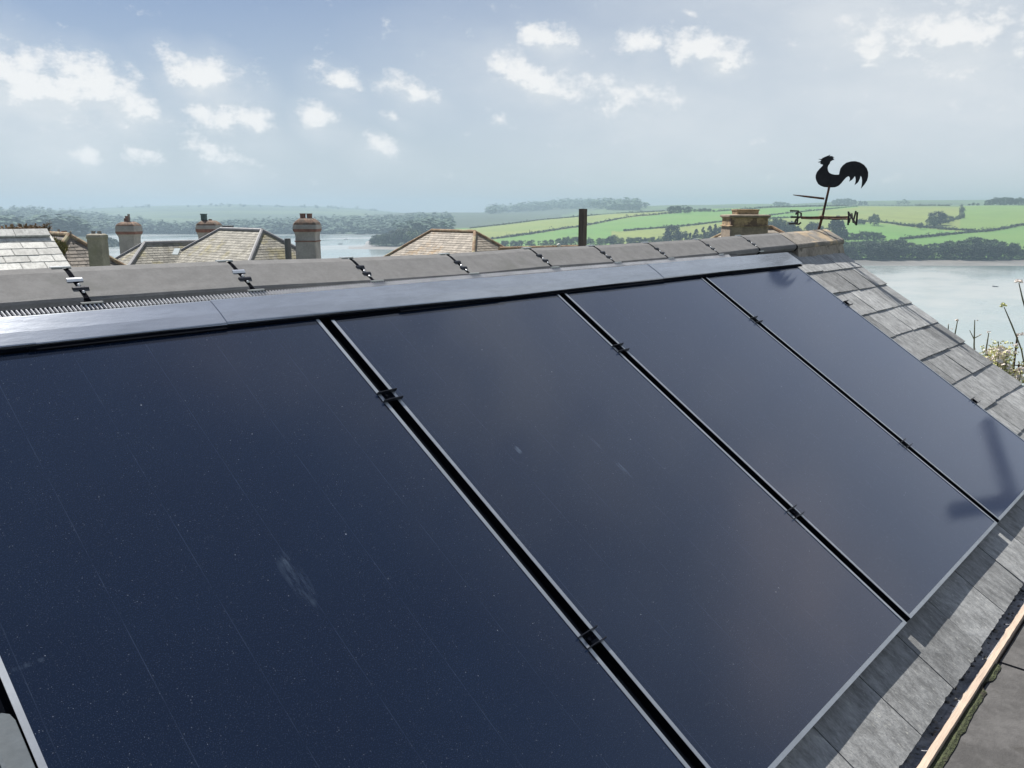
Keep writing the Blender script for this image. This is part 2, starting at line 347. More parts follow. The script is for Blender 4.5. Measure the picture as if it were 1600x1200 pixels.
# ribbed ventilation strip under the ridge tiles
b = MB(); b.box(-2.4, 2.9, .122, .158, -.001, .0035, 0); pit = .0108
for i in range(int(5.2/pit)):
    u = -2.4+i*pit; sk = .0045; f = .004
    b.hexa([(u+sk, .127, .003), (u+f+sk, .127, .003), (u+f, .146, .003), (u, .146, .003), (u+sk+.0006, .1275, .0085), (u+f+sk-.0006, .1275, .0085), (u+f-.0006, .1455, .0105), (u+.0006, .1455, .0105)], 1)
b.obj('ridge_vent', [M_BLACK, mat('vent_comb', (.72, .72, .73), .38, .25, var=.1, bump=0)], house, loc=SL, rot=ROT)
# top flashing: overlapping lengths with a turned-down black lip
fsh = lambda u: -.0125*min(1.25, max(0., (.3-u)/1.1))
JN = [-2.3, -.84, -.325, .775, 1.94, 3.515]
for i in range(len(JN)-1):
    u0, u1 = JN[i], JN[i+1]+(.02 if i < len(JN)-2 else 0)
    z = .0075+.002*((i+1) % 2); tl = .004*(1 if i % 2 else -1)
    prof = [(-.1245, z-.008), (-.1235, z+.0), (-.120, z+.001), (-.05, z+.004), (-.0075, z+.003), (-.0045, z+.0015), (-.004, z-.006)]
    rings = [[(u, -(v+(fsh(u)+(tl if u == u0 else -tl)) * (1 if v > -.1 else 0)), q) for v, q in prof]+[(u, -(v+fsh(u)*(1 if v > -.1 else 0)-.001), q-.0025) for v, q in reversed(prof)] for u in (u0, u1)]
    b = MB(); b.loft(rings)
    o = b.obj('flashing', M_FLASH, house, loc=SL, rot=ROT)
JL = [-2.3, -.84, -.33, .29, .775, 1.41, 1.93, 2.6, 3.50]
b = MB()
for i in range(len(JL)-1):
    d = .004 if i % 2 else 0
    b.box(JL[i]+.001, JL[i+1]-.001, -(.0112+d*.6+(-.012 if JL[i+1] < .35 else 0)), .05, .0012, .0042+.0006*(i % 2))
b.obj('flashing_lip', M_TRAY, house, loc=SL, rot=ROT)
# black tray below the panels
b = MB(); b.box(-2.5, 3*PW+.02, -PH+.0, .1, SN+.0035, SN+.009); b.obj('mounting_tray', M_TRAY, house, loc=SL, rot=ROT)
# gutter: dark trough and the sawn board along its outer edge
b = MB()
x0, x1 = -2.0-hb[0], 6.1-hb[0]
tro = [(.60, -1.445), (.585, -1.452), (.56, -1.4575), (.525, -1.459), (.513, -1.457), (.507, -1.4545)]
xs = np.linspace(x0, x1, 40)
b.loft([[(x, y-hb[1], z-hb[2]+random.uniform(-.0015, .0015)) for y, z in tro]+[(x, y-.002-hb[1], z-.02-hb[2]) for y, z in reversed(tro)] for x in xs])
gut = b.obj('gutter', M_GUTTER, house)
b = MB(); xs = np.linspace(-2, 6.1, 300); ru = lambda k: random.uniform(-k, k)
b.loft([[(x-hb[0], .505-hb[1], -1.52-hb[2]), (x-hb[0], .4865-hb[1], -1.52-hb[2]), (x-hb[0], .4865+ru(.0004)-hb[1], -1.4515+ru(.0008)-hb[2]), (x-hb[0], .505+ru(.0007)+(.004 if random.random() < .02 else 0)-hb[1], -1.4505+ru(.0008)-hb[2])] for x in xs])
b.obj('gutter_board', M_WOOD, house)
b = MB()
for _ in range(240):
    x = random.uniform(1.6, 5.2); y = random.uniform(.512, .56); s_ = random.uniform(.003, .011); z = -1.460+random.uniform(0, .003)
    a = random.uniform(0, 6.3); c_, s2 = math.cos(a)*s_, math.sin(a)*s_
    b.hexa([(x-c_-hb[0], y-s2-hb[1], z-hb[2]), (x+s2*.5-hb[0], y-c_*.5-hb[1], z-hb[2]), (x+c_-hb[0], y+s2-hb[1], z-hb[2]), (x-s2*.5-hb[0], y+c_*.5-hb[1], z-hb[2])]+[(x-c_*.6-hb[0], y-s2*.6-hb[1], z+s_*.6-hb[2]), (x+s2*.3-hb[0], y-c_*.3-hb[1], z+s_*.7-hb[2]), (x+c_*.6-hb[0], y+s2*.6-hb[1], z+s_*.5-hb[2]), (x-s2*.3-hb[0], y+c_*.3-hb[1], z+s_*.6-hb[2])])
tag(b.obj('debris', mat('debris', (.13, .125, .115), .9, var=.5, bump=0, island=.6), gut), kind='stuff')
# flat felt roof we stand on
FZ = -1.476
fr = thing('flat_roof', 'weathered grey felt flat roof with a mossy edge beyond the gutter board', 'flat roof', (1.5, -2.5, GZ))
b = MB(); xj = [-4, -1.9, .15, 1.15, 2.93, 4.9, 6.4]
for i in range(len(xj)-1):
    b.box(xj[i]+.004-1.5, xj[i+1]-.004-1.5, -6+2.5, .478+2.5, FZ-.03-GZ, FZ+(.002 if i % 2 else .005)-GZ)
b.obj('felt', M_FELT, fr)
b = MB(); b.box(-4-1.5, 6.4-1.5, -6+2.5, .40+2.5, 0, FZ-.034-GZ); b.obj('wall', M_WALL, fr)
b = MB(); bl = random.Random(3)
xs = np.linspace(1.2, 2.9, 60); rings = []
for x in xs:
    if 2.70 < x < 2.77: wd = .002
    else: wd = .038*(1-.5*(x-1.2)/1.7)*bl.uniform(.85, 1.1)
    rings.append([(x, .485, FZ+.004), (x, .485, FZ+.008+bl.uniform(0, .002)), (x, .485-wd*.6, FZ+.010+bl.uniform(0, .002)), (x, .485-wd, FZ+.0055)])
b.loft(rings); tag(b.obj('moss', M_MOSS), kind='stuff')
# ------------------------------------------------------------------ solar panels
GAP = .038; PN = ['big black solar panel nearest the camera, with faint cell lines and a pale smear', 'second black solar panel from the left with two small pale smudges',
                  'third black solar panel from the left between two clipped joints', 'farthest black solar panel beside the bare slate verge with a blurred dark reflection']
def panel_parts():
    w = PW-GAP; l = .0115; h = PH
    g = MB(); g.box(l-.001, w-l+.001, -h+l-.001, -l+.001, -.006, -.0022)
    f = MB()
    for a in ((0, l, -h+l, -l), (w-l, w, -h+l, -l), (0, w, -h, -h+l), (0, w, -l, 0)): f.box(*a, -.033, -.0012, 1); f.box(*a, -.0012, 0, 1 if a[3] == 0 else 0)  # pale top faces paint the black frame's glint, black sides the seam shade
    k = MB(); k.box(l+.0005, w-l-.0005, -h+l+.0005, -l-.0005, -.026, -.0065)
    return g, f, k
parts0 = None
for i in range(4):
    p = O+np.array([(i-1)*PW+GAP/2-.006, 0, 0])
    if i == 0: p = p-DN*.012
    t_ = thing('solar_panel', PN[i], 'solar panel', p, ROT, 'solar panels on the slate roof')
    if parts0 is None:
        g, f, k = panel_parts(); parts0 = [g.obj('glass', M_GLASS, t_), f.obj('frame', [M_FRAMEGLINT, M_TRAY], t_), k.obj('backsheet', M_TRAY, t_)]
    else:
        for o in parts0:
            c = o.copy(); C.objects.link(c); c.parent = t_
# clips over the joints
def clip_parts():
    f = MB()
    for v in (-.017, .017):
        w = .036
        f.hexa([(-w, v-.0015, .0005), (w, v-.0015, .0005), (w, v+.0015, .0005), (-w, v+.0015, .0005), (-w*.9, v-.001, .010), (w, v-.001, .012), (w, v+.001, .012), (-w*.9, v+.001, .010)])
    bl_ = MB(); bl_.box(-.018, .018, -.0145, .0145, -.03, .002); bl_.tube([(-.012, 0, .0025), (-.012, 0, .008)], .005, 8)
    return f, bl_
order = {0: 'first', 1: 'second', 2: 'third'}
first = None
def put_clip(u, v, label):
    global first
    t_ = thing('panel_clip', label, 'clip', S(u, v, 0), ROT, 'black clips over the panel joints')
    if first is None:
        f, bb = clip_parts(); first = [f.obj('clip_fin', M_CLIPB, t_), bb.obj('clip_block', M_TRAY, t_)]
    else:
        for o in first:
            c = o.copy(); C.objects.link(c); c.parent = t_
for i in range(3):
    for v, wn in ((.368, 'upper'), (1.26, 'lower')):
        put_clip(i*PW-.006, v, f'black finned clip, {wn} of the two on the {order[i]} panel joint from the left')
put_clip(3*PW-.008, .385, 'black finned clip on the right-hand edge of the farthest panel beside the slates')
put_clip(3*PW-.008, 1.26, 'black finned clip low on the right-hand edge of the farthest panel')
# grey aluminium bar lying left of the first panel
t_ = thing('metal_bar', 'light grey aluminium bar with a rounded end at the lower left panel edge', 'metal bar', S(-PW-.085, 1.6, 0), ROT)
ua, va = slope_uv(17, 1106, .012); ub, vb = slope_uv(57, 1200, .012); uc, vc = slope_uv(21, 1198, .012)
bp = S(-PW-.085, 1.6, 0); lx = lambda u: u-(-PW-.085); ly = lambda v: -(v-1.6)
uR = (ua+ub)/2; wB = max(.02, (ub-uc))+.012
b = MB()
outl = [(uR-wB, vb+.5), (uR, vb+.5), (uR, va+.022), (uR-.004, va+.008), (uR-.014, va+.001), (uR-wB, va-.004)]
b.loft([[(lx(u), ly(v), -.022) for u, v in outl], [(lx(u), ly(v), .008) for u, v in outl], [(lx(u-.0015*(1 if u > uR-.01 else 0)), ly(v+.0015), .0115) for u, v in outl]])
b.obj('web', M_ALU, t_)
b = MB(); b.box(lx(uR-wB-.006), lx(uR-wB), ly(vb+.5), ly(va+.004), -.022, .03); b.obj('flange', M_ALU, t_)
# ------------------------------------------------------------------ weather vane
vx, vy, vz = 5.90, 2.41, -.131
rd = np.array([.37, -.93, 0]); rd /= np.linalg.norm(rd)
vr = thing('weather_vane', 'black cockerel weather vane with rusty compass arms on the ridge end', 'weather vane', (vx, vy, vz))
b = MB(); b.tube([(-.02*rd[0], -.02*rd[1], -.03), (0, 0, .075), (.004*rd[0], .004*rd[1], .09), (.034*rd[0], .034*rd[1], .303)], [.010, .0095, .0085, .008], 10); b.lathe((0, 0, .068), [(.010, 0), (.017, .004), (.017, .024), (.010, .028)], 10)
b.obj('mast', M_RUST, vr)
psi = math.radians(-23); AZ = .080
dirs = {'N': (math.sin(psi), -math.cos(psi)), 'S': (-math.sin(psi), math.cos(psi)), 'W': (math.cos(psi), math.sin(psi)), 'E': (-math.cos(psi), -math.sin(psi))}
def strokes(ch):
    if ch == 'N': return [[(0, -.055), (0, .05)], [(0, .05), (.085, -.05)], [(.085, -.055), (.085, .058)]]
    if ch == 'E': return [[(0, -.055), (0, .055), (.082, .055)], [(0, 0), (.07, 0)], [(0, -.055), (.085, -.058)]]
    if ch == 'W': return [[(0, .05), (.02, -.05), (.042, .03), (.064, -.05), (.086, .055)]]
    return [[(.07+.0, .035), (.06, .052), (.035, .058), (.008, .045), (.004, .022), (.03, .004), (.062, -.012), (.072, -.034), (.055, -.054), (.025, -.056), (.004, -.042)]]
ARM = {'N': .245, 'S': .20, 'E': .225, 'W': .25}
for ch, (dx, dy) in dirs.items():
    b = MB(); L = ARM[ch]; dz = .006 if ch in 'EW' else -.004
    b.tube([(0, 0, AZ+dz), (dx*L*.5, dy*L*.5, AZ+dz-.002), (dx*L, dy*L, AZ+dz)], .0062, 8)
    arm = b.obj('compass_arm', M_RUST, vr); b = MB()
    for st in strokes(ch):
        b.tube([(dx*(L+p*.85), dy*(L+p*.85), AZ+dz+q*.78) for p, q in st], .0066, 8)
    b.obj('letter', M_IRON, arm)
# direction pointer and the cockerel: flat plate outline at real size, 5 mm thick
rd = np.array([.37, -.93, 0]); rd /= np.linalg.norm(rd)
pole = np.array([vx, vy, vz])
def vane_pt(px, py):
    d = ray(px, py); nv = np.cross(rd, UP); P = d*((pole @ nv)/(d @ nv)); Q = P-pole; return np.array([Q @ rd, Q[2]])
pa, pb = vane_pt(1239, 304.5), vane_pt(1288, 310.4)
b = MB(); b.tube([(rd[0]*pb[0], rd[1]*pb[0], pb[1]), (rd[0]*pa[0]*.6, rd[1]*pa[0]*.6, pb[1]*.4+pa[1]*.6), (rd[0]*pa[0], rd[1]*pa[0], pa[1])], [.0075, .0065, .0025], 8); b.obj('pointer', M_RUST, vr)
CK = [(396, 905), (330, 880), (268, 840), (230, 775), (208, 700), (210, 640), (240, 560), (300, 490), (350, 440), (378, 400), (330, 385), (308, 372), (330, 352), (250, 342), (318, 318), (338, 296), (262, 266), (340, 270), (372, 240), (440, 212), (500, 188), (556, 166), (520, 205), (580, 200), (645, 236), (598, 240), (640, 280), (590, 300), (545, 330), (535, 370), (500, 415), (484, 470), (492, 530), (520, 580), (580, 612), (660, 625), (740, 622), (752, 560), (775, 480), (830, 410), (910, 350), (1010, 322), (1110, 316), (1220, 345), (1310, 400), (1375, 480), (1406, 570), (1405, 660), (1380, 760), (1320, 850), (1240, 944), (1256, 860), (1265, 760), (1255, 690), (1235, 650), (1215, 720), (1175, 800), (1095, 866), (1115, 790), (1118, 720), (1104, 655), (1080, 690), (1040, 740), (965, 785), (988, 735), (985, 690), (960, 660), (905, 690), (850, 750), (790, 825), (730, 880), (650, 912), (560, 915), (470, 912)]
pts = [vane_pt(1260+x*110/1600, 230+y*80/1164) for x, y in CK]
from mathutils.geometry import tessellate_polygon
nv = np.cross(rd, UP); tri = tessellate_polygon([[Vector((p[0], p[1], 0)) for p in pts]]); n = len(pts); th = .0045
vs = [tuple(rd*p[0]+UP*p[1]-nv*th/2) for p in pts]+[tuple(rd*p[0]+UP*p[1]+nv*th/2) for p in pts]
b = MB(); b.add(vs, [tuple(q) for q in tri]+[tuple(i+n for i in reversed(q)) for q in tri]+[(i, (i+1) % n, (i+1) % n+n, i+n) for i in range(n)])
b.obj('cockerel', M_IRON, vr)
# scaffold tube pair standing past the gable (seen only as a blurred reflection in the last panel)
# ------------------------------------------------------------------ background roofs
def roofmat(name, col, **kw): return slate_mat(name, col, streak=(3, 3, 3), bump=.3, **kw)
M_RS1 = slate_mat('pale_slate', (.50, .50, .47), var=.28, island=.2, streak=(5, 2, 5))
M_RS2 = roofmat('grey_slate', (.24, .228, .19), var=.35, island=.3, lichen=((.24, .215, .12), .45, .53))
M_RS3 = roofmat('brown_slate', (.17, .145, .12), var=.35, island=.4, lichen=((.26, .2, .07), .7, .62))
M_RS4 = roofmat('buff_slate', (.27, .235, .19), var=.3, island=.25, lichen=((.30, .20, .10), .6, .58))
def hip_roof(root, A, B_, w, slope, m_roof, m_ridge, eave_drop=None, gauge=.2, slate_w=.3, rr=.09, hips=True, seed=1):
    """A, B: ridge ends (world, metres). Slates laid in courses on the four planes as thin tilted plates; ridge and hip cappings as round rolls."""
    R0 = np.array(root.location); rl = random.Random(seed)
    A = np.array(A, float); B_ = np.array(B_, float); ax = (B_-A); ax[2] = 0; Lr = np.linalg.norm(ax); ax /= Lr; pp = np.array([-ax[1], ax[0], 0])
    zr_ = (A[2]+B_[2])/2; dz = w*math.tan(slope); A[2] = B_[2] = zr_
    cor = lambda P, s, q: P+ax*s*w+pp*q*w-UP*dz
    planes = []
    for q in (1, -1): planes.append((A, B_, cor(A, -1, q), cor(B_, 1, q)))
    for P, s in ((A, -1), (B_, 1)): planes.append((P, P, cor(P, s, 1), cor(P, s, -1)))
    mb = MB()
    for P0, P1, E0, E1 in planes:
        ed = E1-E0; el = np.linalg.norm(ed); ed = ed/el; mid = (P0+P1)/2; E_m = (E0+E1)/2
        up = mid-E_m; up = up-ed*(up @ ed); H = np.linalg.norm(up); up /= H; nn = np.cross(ed, up); nn *= 1 if nn[2] > 0 else -1
        rows = int(H/gauge)+1
        a0 = (P0-E0) @ ed; a1 = (P1-E0) @ ed
        for r in range(rows):
            h0 = r*gauge; h1 = min(h0+gauge*1.08, H); f0, f1 = h0/H, h1/H
            l0, l1 = a0*f0, el+(a1-el)*f0; l0b, l1b = a0*f1, el+(a1-el)*f1
            if l1-l0 < .05: continue
            x = l0-rl.random()*slate_w
            while x < l1:
                xa, xb = max(x+.006, l0), min(x+slate_w-.006, l1)
                if xb-xa > .03:
                    d_ = rl.uniform(0, .012)
                    ta, tb = min(max(xa, l0b), l1b), min(max(xb, l0b), l1b)
                    p = [E0+ed*xa+up*h0+nn*(.018+d_*.6), E0+ed*xb+up*h0+nn*(.018+d_*.6), E0+ed*tb+up*h1+nn*.008, E0+ed*ta+up*h1+nn*.008]
                    lo = [E0+ed*xa+up*h0, E0+ed*xb+up*h0]
                    mb.add([q-R0 for q in p]+[q-R0 for q in lo], [(0, 1, 2, 3), (4, 5, 1, 0)])
                x += slate_w
        mb.add([q-R0 for q in (E0, E1, P1+UP*.0, P0)] if np.linalg.norm(P0-P1) > .01 else [q-R0 for q in (E0, E1, P0)], [(0, 1, 2, 3)] if np.linalg.norm(P0-P1) > .01 else [(0, 1, 2)])
    o = mb.obj('roof', m_roof, root)
    rb = MB(); nseg = max(2, int(Lr/.45))
    for i in range(nseg):
        p, q = A+(B_-A)*(i/nseg)+UP*.03, A+(B_-A)*((i+.985)/nseg)+UP*.03
        rb.tube([p-R0, q-R0], [rr, rr*.97], 10)
    rb.obj('ridge_capping', m_ridge, o)
    if hips:
        for P, s in ((A, -1), (B_, 1)):
            for q in (1, -1):
                hb_ = MB(); c_ = cor(P, s, q); hb_.tube([P+UP*.03-R0, c_+UP*.03-R0], rr*.9, 8); hb_.obj('hip_capping', m_ridge if hips is True else hips, o)
    wl = MB(); cs = [cor(A, -1, 1), cor(B_, 1, 1), cor(B_, 1, -1), cor(A, -1, -1)]; cen = sum(cs)/4
    cs = [c_+(cen-c_)*.06 for c_ in cs]
    wl.hexa([np.array([c_[0], c_[1], ground_z(c_)-1])-R0 for c_ in cs]+[np.array([c_[0], c_[1], c_[2]+.05])-R0 for c_ in cs]); wl.obj('wall', M_WALL, root)
    return o
def fr_of(P): return P[0]*FH[0]+P[1]*FH[1], P[0]*RH[0]+P[1]*RH[1]
def ground_fr(F, R):
    s = np.clip((np.asarray(R, float)/np.maximum(np.asarray(F, float), 3)+.1)/.5, 0, 1)
    F = np.asarray(F, float)
    a = -3.4-np.clip(F-7, 0, 40)*.16-np.clip(F-47, 0, 400)*.30
    c = -3.4-np.clip(F-7, 0, 400)*.335
    return a*(1-s)+c*s
def ground_z(P): return float(ground_fr(*fr_of(P)))
def chimney(root, x, F, ytop, ybase, wpx, prof, mats_, pots, parent=None, name='chimney'):
    """prof: list of (half width px, y px, material index); loft square plan"""
    R0 = np.array(root.location); c = at(x, ybase, F); k = F/FPX
    lev = lambda y: float(at(x, y, F)[2])
    groups = {}
    for j in range(len(prof)-1):
        w0, y0, m0 = prof[j]; w1, y1, _ = prof[j+1]; groups.setdefault(m0, []).append((w0*k, lev(y0), w1*k, lev(y1)))
    b = MB()
    ang = 0.0
    for m0, segs in groups.items():
        for w0, z0, w1, z1 in segs:
            ring = lambda w_, z: [tuple(FH*(a_*w_)+RH*(b_*w_)+np.array([c[0], c[1], z])-R0) for a_, b_ in ((-.93, -1), (-1, -.93), (-1, .93), (-.93, 1), (.93, 1), (1, .93), (1, -.93), (.93, -1))]
            b.loft([ring(w0, z0), ring(w1, z1)], m0)
    o = b.obj(name, mats_, parent or root)
    for dx, y0, y1, r0, r1, mp in pots:
        b = MB(); z0, z1 = lev(y0), lev(y1); h = z1-z0; cc = np.array([c[0], c[1], 0])+RH*dx*k-R0
        b.lathe((cc[0], cc[1], z0-R0[2]), [(r0*k, -.05), (r0*k, h*.12), (r1*k, h*.2), (r1*k, h*.85), (r1*k*1.15, h*.88), (r1*k*1.15, h), (r1*k*.7, h), (r1*k*.7, h*.6)], 12)
        b.obj('chimney_pot', mp, o)
    return o
def house_thing(label, P): 
    return thing('slate_house', label, 'house', (P[0], P[1], ground_z(P)), group='houses beyond the ridge')
# bright roof close by on the left: plain gable, parallel to ours
A1 = at(73, 361.5, 15.0); h1 = house_thing('nearest neighbouring house with bright pale slates at the far left edge', A1); R0 = np.array(h1.location)
b = MB(); rl = random.Random(5); g1 = .20
for r in range(26):
    v0, v1 = .10+r*g1, .10+(r+1)*g1
    u = 0.0-(.0 if r % 2 else .19)
    x = 0.04-(r % 2)*.19
    first_w = True
    xe = .03+rl.uniform(-.01, .01)
    while xe > -12:
        wd = (.19 if (first_w and r % 2) else .38); first_w = False
        xa = xe-wd; d_ = rl.uniform(0, .004)
        p = [A1+np.array([xa+.005, 0, 0])+DN*v1+NN*(.006+d_), A1+np.array([xe-.005, 0, 0])+DN*(v1+rl.uniform(-.01, .01))+NN*(.006+d_), A1+np.array([xe-.005, 0, 0])+DN*v0, A1+np.array([xa+.005, 0, 0])+DN*v0]
        q = [A1+np.array([xa+.005, 0, 0])+DN*v1-NN*.01, A1+np.array([xe-.005, 0, 0])+DN*v1-NN*.01]
        b.add([z-R0 for z in p+q], [(0, 1, 2, 3), (4, 5, 1, 0)]); xe = xa
ro = b.obj('roof', M_RS1, h1)
b = MB()
for i in range(10):
    xa, xb = -.0-(i+1)*.56, -.0-i*.56-.008
    pr = [(DN*.20+NN*.03), (DN*.19+NN*.055), (DN*.02+NN*.075), (np.array([0, .17, -.02])), (DN*.0-NN*.03)]
    b.loft([[A1+np.array([x_, 0, 0])+q-R0 for q in pr] for x_ in (xa, xb)])
b.obj('ridge_capping', M_RS1, ro)
b = MB(); W1 = 3.4
sec = [A1*0+DN*.1-NN*.02, DN*(W1/math.cos(TH))-NN*.02, np.array([0, -W1, ground_z(A1)-A1[2]-1]), np.array([0, W1, ground_z(A1)-A1[2]-3]), np.array([0, W1, -W1*math.tan(TH)-.05])]
b.loft([[A1+s_+np.array([x_, 0, 0])-R0 for s_ in sec] for x_ in (-11.9, -.03)]); b.obj('wall', M_WALL, h1)
# weeds standing along that ridge
wd = thing('ridge_weeds', 'thin reddish weeds sprouting along the bright slate ridge at the far left', 'weeds', A1)
b = MB(); lb = MB(); rl = random.Random(11)
for i in range(70):
    xp_ = rl.uniform(4, 77); hpx = rl.choice([3, 5, 6, 9, 13]) * (1.3 if xp_ > 68 else .8)
    p = at(xp_, 363.5-(xp_-40)*.03, 15.1); q = at(xp_+rl.uniform(-3, 3), 361-hpx, 15.1)
    b.tube([p-A1, (p+q)/2+np.array([rl.uniform(-.02, .02), 0, .01])-A1, q-A1], [.006, .005, .003], 5)
    for j in range(9):
        c = p+(q-p)*rl.uniform(.25, 1)+np.array([rl.gauss(0, .03), rl.gauss(0, .03), rl.gauss(0, .02)]); d_ = np.array([rl.gauss(0, 1), rl.gauss(0, 1), rl.gauss(0, 1)])*.018; e_ = np.array([rl.gauss(0, 1), rl.gauss(0, 1), rl.gauss(0, 1)])*.012
        lb.add([c-d_-A1, c+e_-A1, c+d_-A1, c-e_-A1], [(0, 1, 2, 3)])
st = b.obj('stems', M_STEM, wd); lb.obj('leaves', M_DRY, wd)
# brown roof with rusty ridge, left
def line_dir(P, fdir, px, y=None):
    """walk from P along horizontal (F,R) direction until it projects to column px"""
    F0, Rr = fr_of(P); a, c = fdir; k = (px-800)/XS
    t = (k*F0-Rr)/(c-k*a); return W(F0+a*t, Rr+c*t, P[2])
s7 = math.sqrt(.5)
B2 = at(108, 368, 33); A2 = line_dir(B2, (s7, -s7), 60); h2 = house_thing('brown slate house with a rusty orange ridge and mossy hip beyond the bright roof', B2)
hip_roof(h2, A2, B2, 4.2, math.radians(40), M_RS3, M_TERRA, seed=2, hips=True, rr=.10)
chimney(h2, 98, 36, 356, 372, 10, [(10, 380, 0), (10, 365, 0)], [M_BRICKBR], [(-5, 366, 358.5, 2.2, 1.8, M_POTGREY), (1.5, 366, 361, 2.6, 2.4, M_POT), (5, 366, 361, 2.2, 2, M_POT)])
b = MB(); P = at(110.5, 368, 33); q = np.array(h2.location)
b.tube([P-q+np.array([0, 0, -.1]), P-q+np.array([0, 0, .12]), at(110.5, 361, 33)-q], [.06, .04, .03], 6); b.obj('finial', M_POTGREY, h2)
gr = thing('grass_tuft', 'yellow grass growing thick on the hip of the brown slate roof', 'grass', at(92, 392, 32))
b = MB(); rl = random.Random(4); g0 = np.array(gr.location)
for i in range(900):
    xp_ = rl.triangular(82, 106, 95); yy = 374+(xp_-82)*.5+rl.uniform(0, 30)*(1-abs(xp_-94)/14)
    if yy > 406: continue
    p = at(xp_, yy, rl.uniform(31.2, 32.2)); d_ = np.array([rl.gauss(0, .03), rl.gauss(0, .03), rl.uniform(.08, .26)])
    s_ = RH*.018; b.add([p-s_-g0, p+s_-g0, p+d_+np.array([rl.gauss(0, .06), rl.gauss(0, .06), -.03])-g0], [(0, 1, 2)])
b.obj('blades', M_GRASS, gr)
# buff stack with two pots
P = at(156, 410, 27); c2 = thing('chimney_stack', 'plain buff rendered chimney stack with two short pots left of the hipped roofs', 'chimney', (P[0], P[1], ground_z(P)), group='free chimneys')
chimney(c2, 156, 27, 360, 412, 22, [(11.5, 700, 0), (11, 374, 0), (12, 371, 0), (11.3, 367, 0), (9, 365.5, 0), (8, 365.2, 0)], [M_RENDERB], [(-5.3, 367, 361, 3.2, 2.9, M_POTGREY), (4, 367, 361, 3.2, 2.9, M_POTGREY)], name='stack')
# L-shaped hipped house
PA = at(226, 380.5, 46); PB = line_dir(PA, (s7, s7), 330); P1 = at(345, 358.5, 47); P2 = line_dir(P1, (-.68, .733), 407)
h3 = house_thing('mossy grey slate hipped house with three bulbous banded chimneys', (P1+PA)/2)
hip_roof(h3, PA, PB, 4.2, math.radians(37), M_RS2, M_LEAD, seed=3, rr=.11)
hip_roof(h3, P1, P2, 4.4, math.radians(37), M_RS2, M_LEAD, seed=4, rr=.11)
P = at(276, 394, 43.6); R0 = np.array(h3.location); b = MB()
for a_ in range(1):
    c_ = P-R0; d_ = FH*.20+UP*.15; r_ = RH*.17-FH*.05; nn_ = np.cross(r_, d_); nn_ /= np.linalg.norm(nn_); nn_ *= 1 if nn_[2] > 0 else -1
    b.hexa([c_-d_-r_, c_-d_+r_, c_+d_+r_, c_+d_-r_, c_-d_-r_+nn_*.06, c_-d_+r_+nn_*.06, c_+d_+r_+nn_*.06, c_+d_-r_+nn_*.06])
b.obj('roof_window', mat('pale_glazing', (.45, .5, .5), .25, var=.1, bump=0), h3)
b = MB(); c_ = at(356.5, 358, 47)-R0; b.hexa([c_+RH*a_+FH*f_+UP*z_ for z_ in (-.1, .2) for a_, f_ in ((-.25, -.2), (.25, -.2), (.25, .2), (-.25, .2))]); b.obj('vent_box', M_PIPE, h3)
def bulb(x, F, yb, w, ws, yd, y1, y2, y3, pots=(), ring=None, yt=700):
    p = [(ws*1.03, yt, 0), (ws*1.02, 420, 0)]
    if ring: p += [(ws, ring+1, 1), (ws*1.07, ring+.6, 1), (ws*1.07, ring-.6, 1), (ws, ring-1, 0)]
    p += [(ws*.98, y3+8, 0), (ws*1.02, y3+3, 0), (w*.93, y3, 1), (w*.99, y3-2, 1), (w, y2, 0), (w*1.0, (y1+y2)/2, 0), (w*.97, y1, 2), (w*.88, y1-(y1-yd)*.35, 2), (w*.72, y1-(y1-yd)*.7, 2), (w*.5, yd, 2)]
    return chimney(h3, x, F, yd, yb, w*2, p, [M_RENDER, M_BRICKRED, M_BRICKBR], pots)
bulb(205, 49, 396, 14.8, 12, 346.5, 353, 361.5, 366, pots=((-1, 348, 337.5, 4.0, 3.0, M_POT), (1.5, 348, 334.5, 1.8, 1.7, M_POTGREY), (-5, 348.5, 341, 1.5, 1.2, M_POT)))
bulb(328.5, 50, 377, 15.8, 13.5, 344.5, 352, 357.5, 363, pots=((-7, 346, 334, 4.2, 4.6, M_COWL), (2.5, 346, 342.5, 2.6, 2.6, M_POT)))
bulb(482.5, 42, 404, 18.2, 15.6, 341, 351, 357.5, 362, pots=((-6, 344, 333.5, 4.4, 4.2, M_POT), (4.2, 344, 333.5, 4.2, 4.0, M_POT)), ring=376.5)
# soil pipe, brown post
P = at(451, 406, 22); pt = thing('vent_pipe', 'short dark grey vent pipe in front of the mossy hipped roof', 'pipe', (P[0], P[1], ground_z(P)))
b = MB(); zt = at(451, 372.5, 22)[2]-pt.location[2]; b.tube([(0, 0, 0), (0, 0, zt-.02), (0, 0, zt)], [.083, .083, .078], 14); b.obj('pipe', M_PIPE, pt)
P = at(910, 380, 9.5); pt = thing('brown_post', 'tall weathered brown post rising behind the middle of the ridge', 'post', (P[0], P[1], ground_z(P)))
b = MB(); zt = at(910, 326, 9.5)[2]-pt.location[2]; k = .034; b.hexa([(-k, -k, 0), (k, -k, 0), (k, k, 0), (-k, k, 0), (-k, -k, zt), (k, -k, zt-.004), (k, k, zt), (-k, k, zt-.003)]); b.obj('post', M_POSTW, pt)
# hipped roof with orange ridge in the middle
B5 = at(742, 363, 38); A5 = line_dir(B5, (s7, -s7), 674); h5 = house_thing('small hipped house with buff slates and an orange ridge in the middle distance', B5)
hip_roof(h5, A5, B5, 3.8, math.radians(38), M_RS4, M_TERRA, seed=6, gauge=.16, rr=.085, hips=M_TERRA)
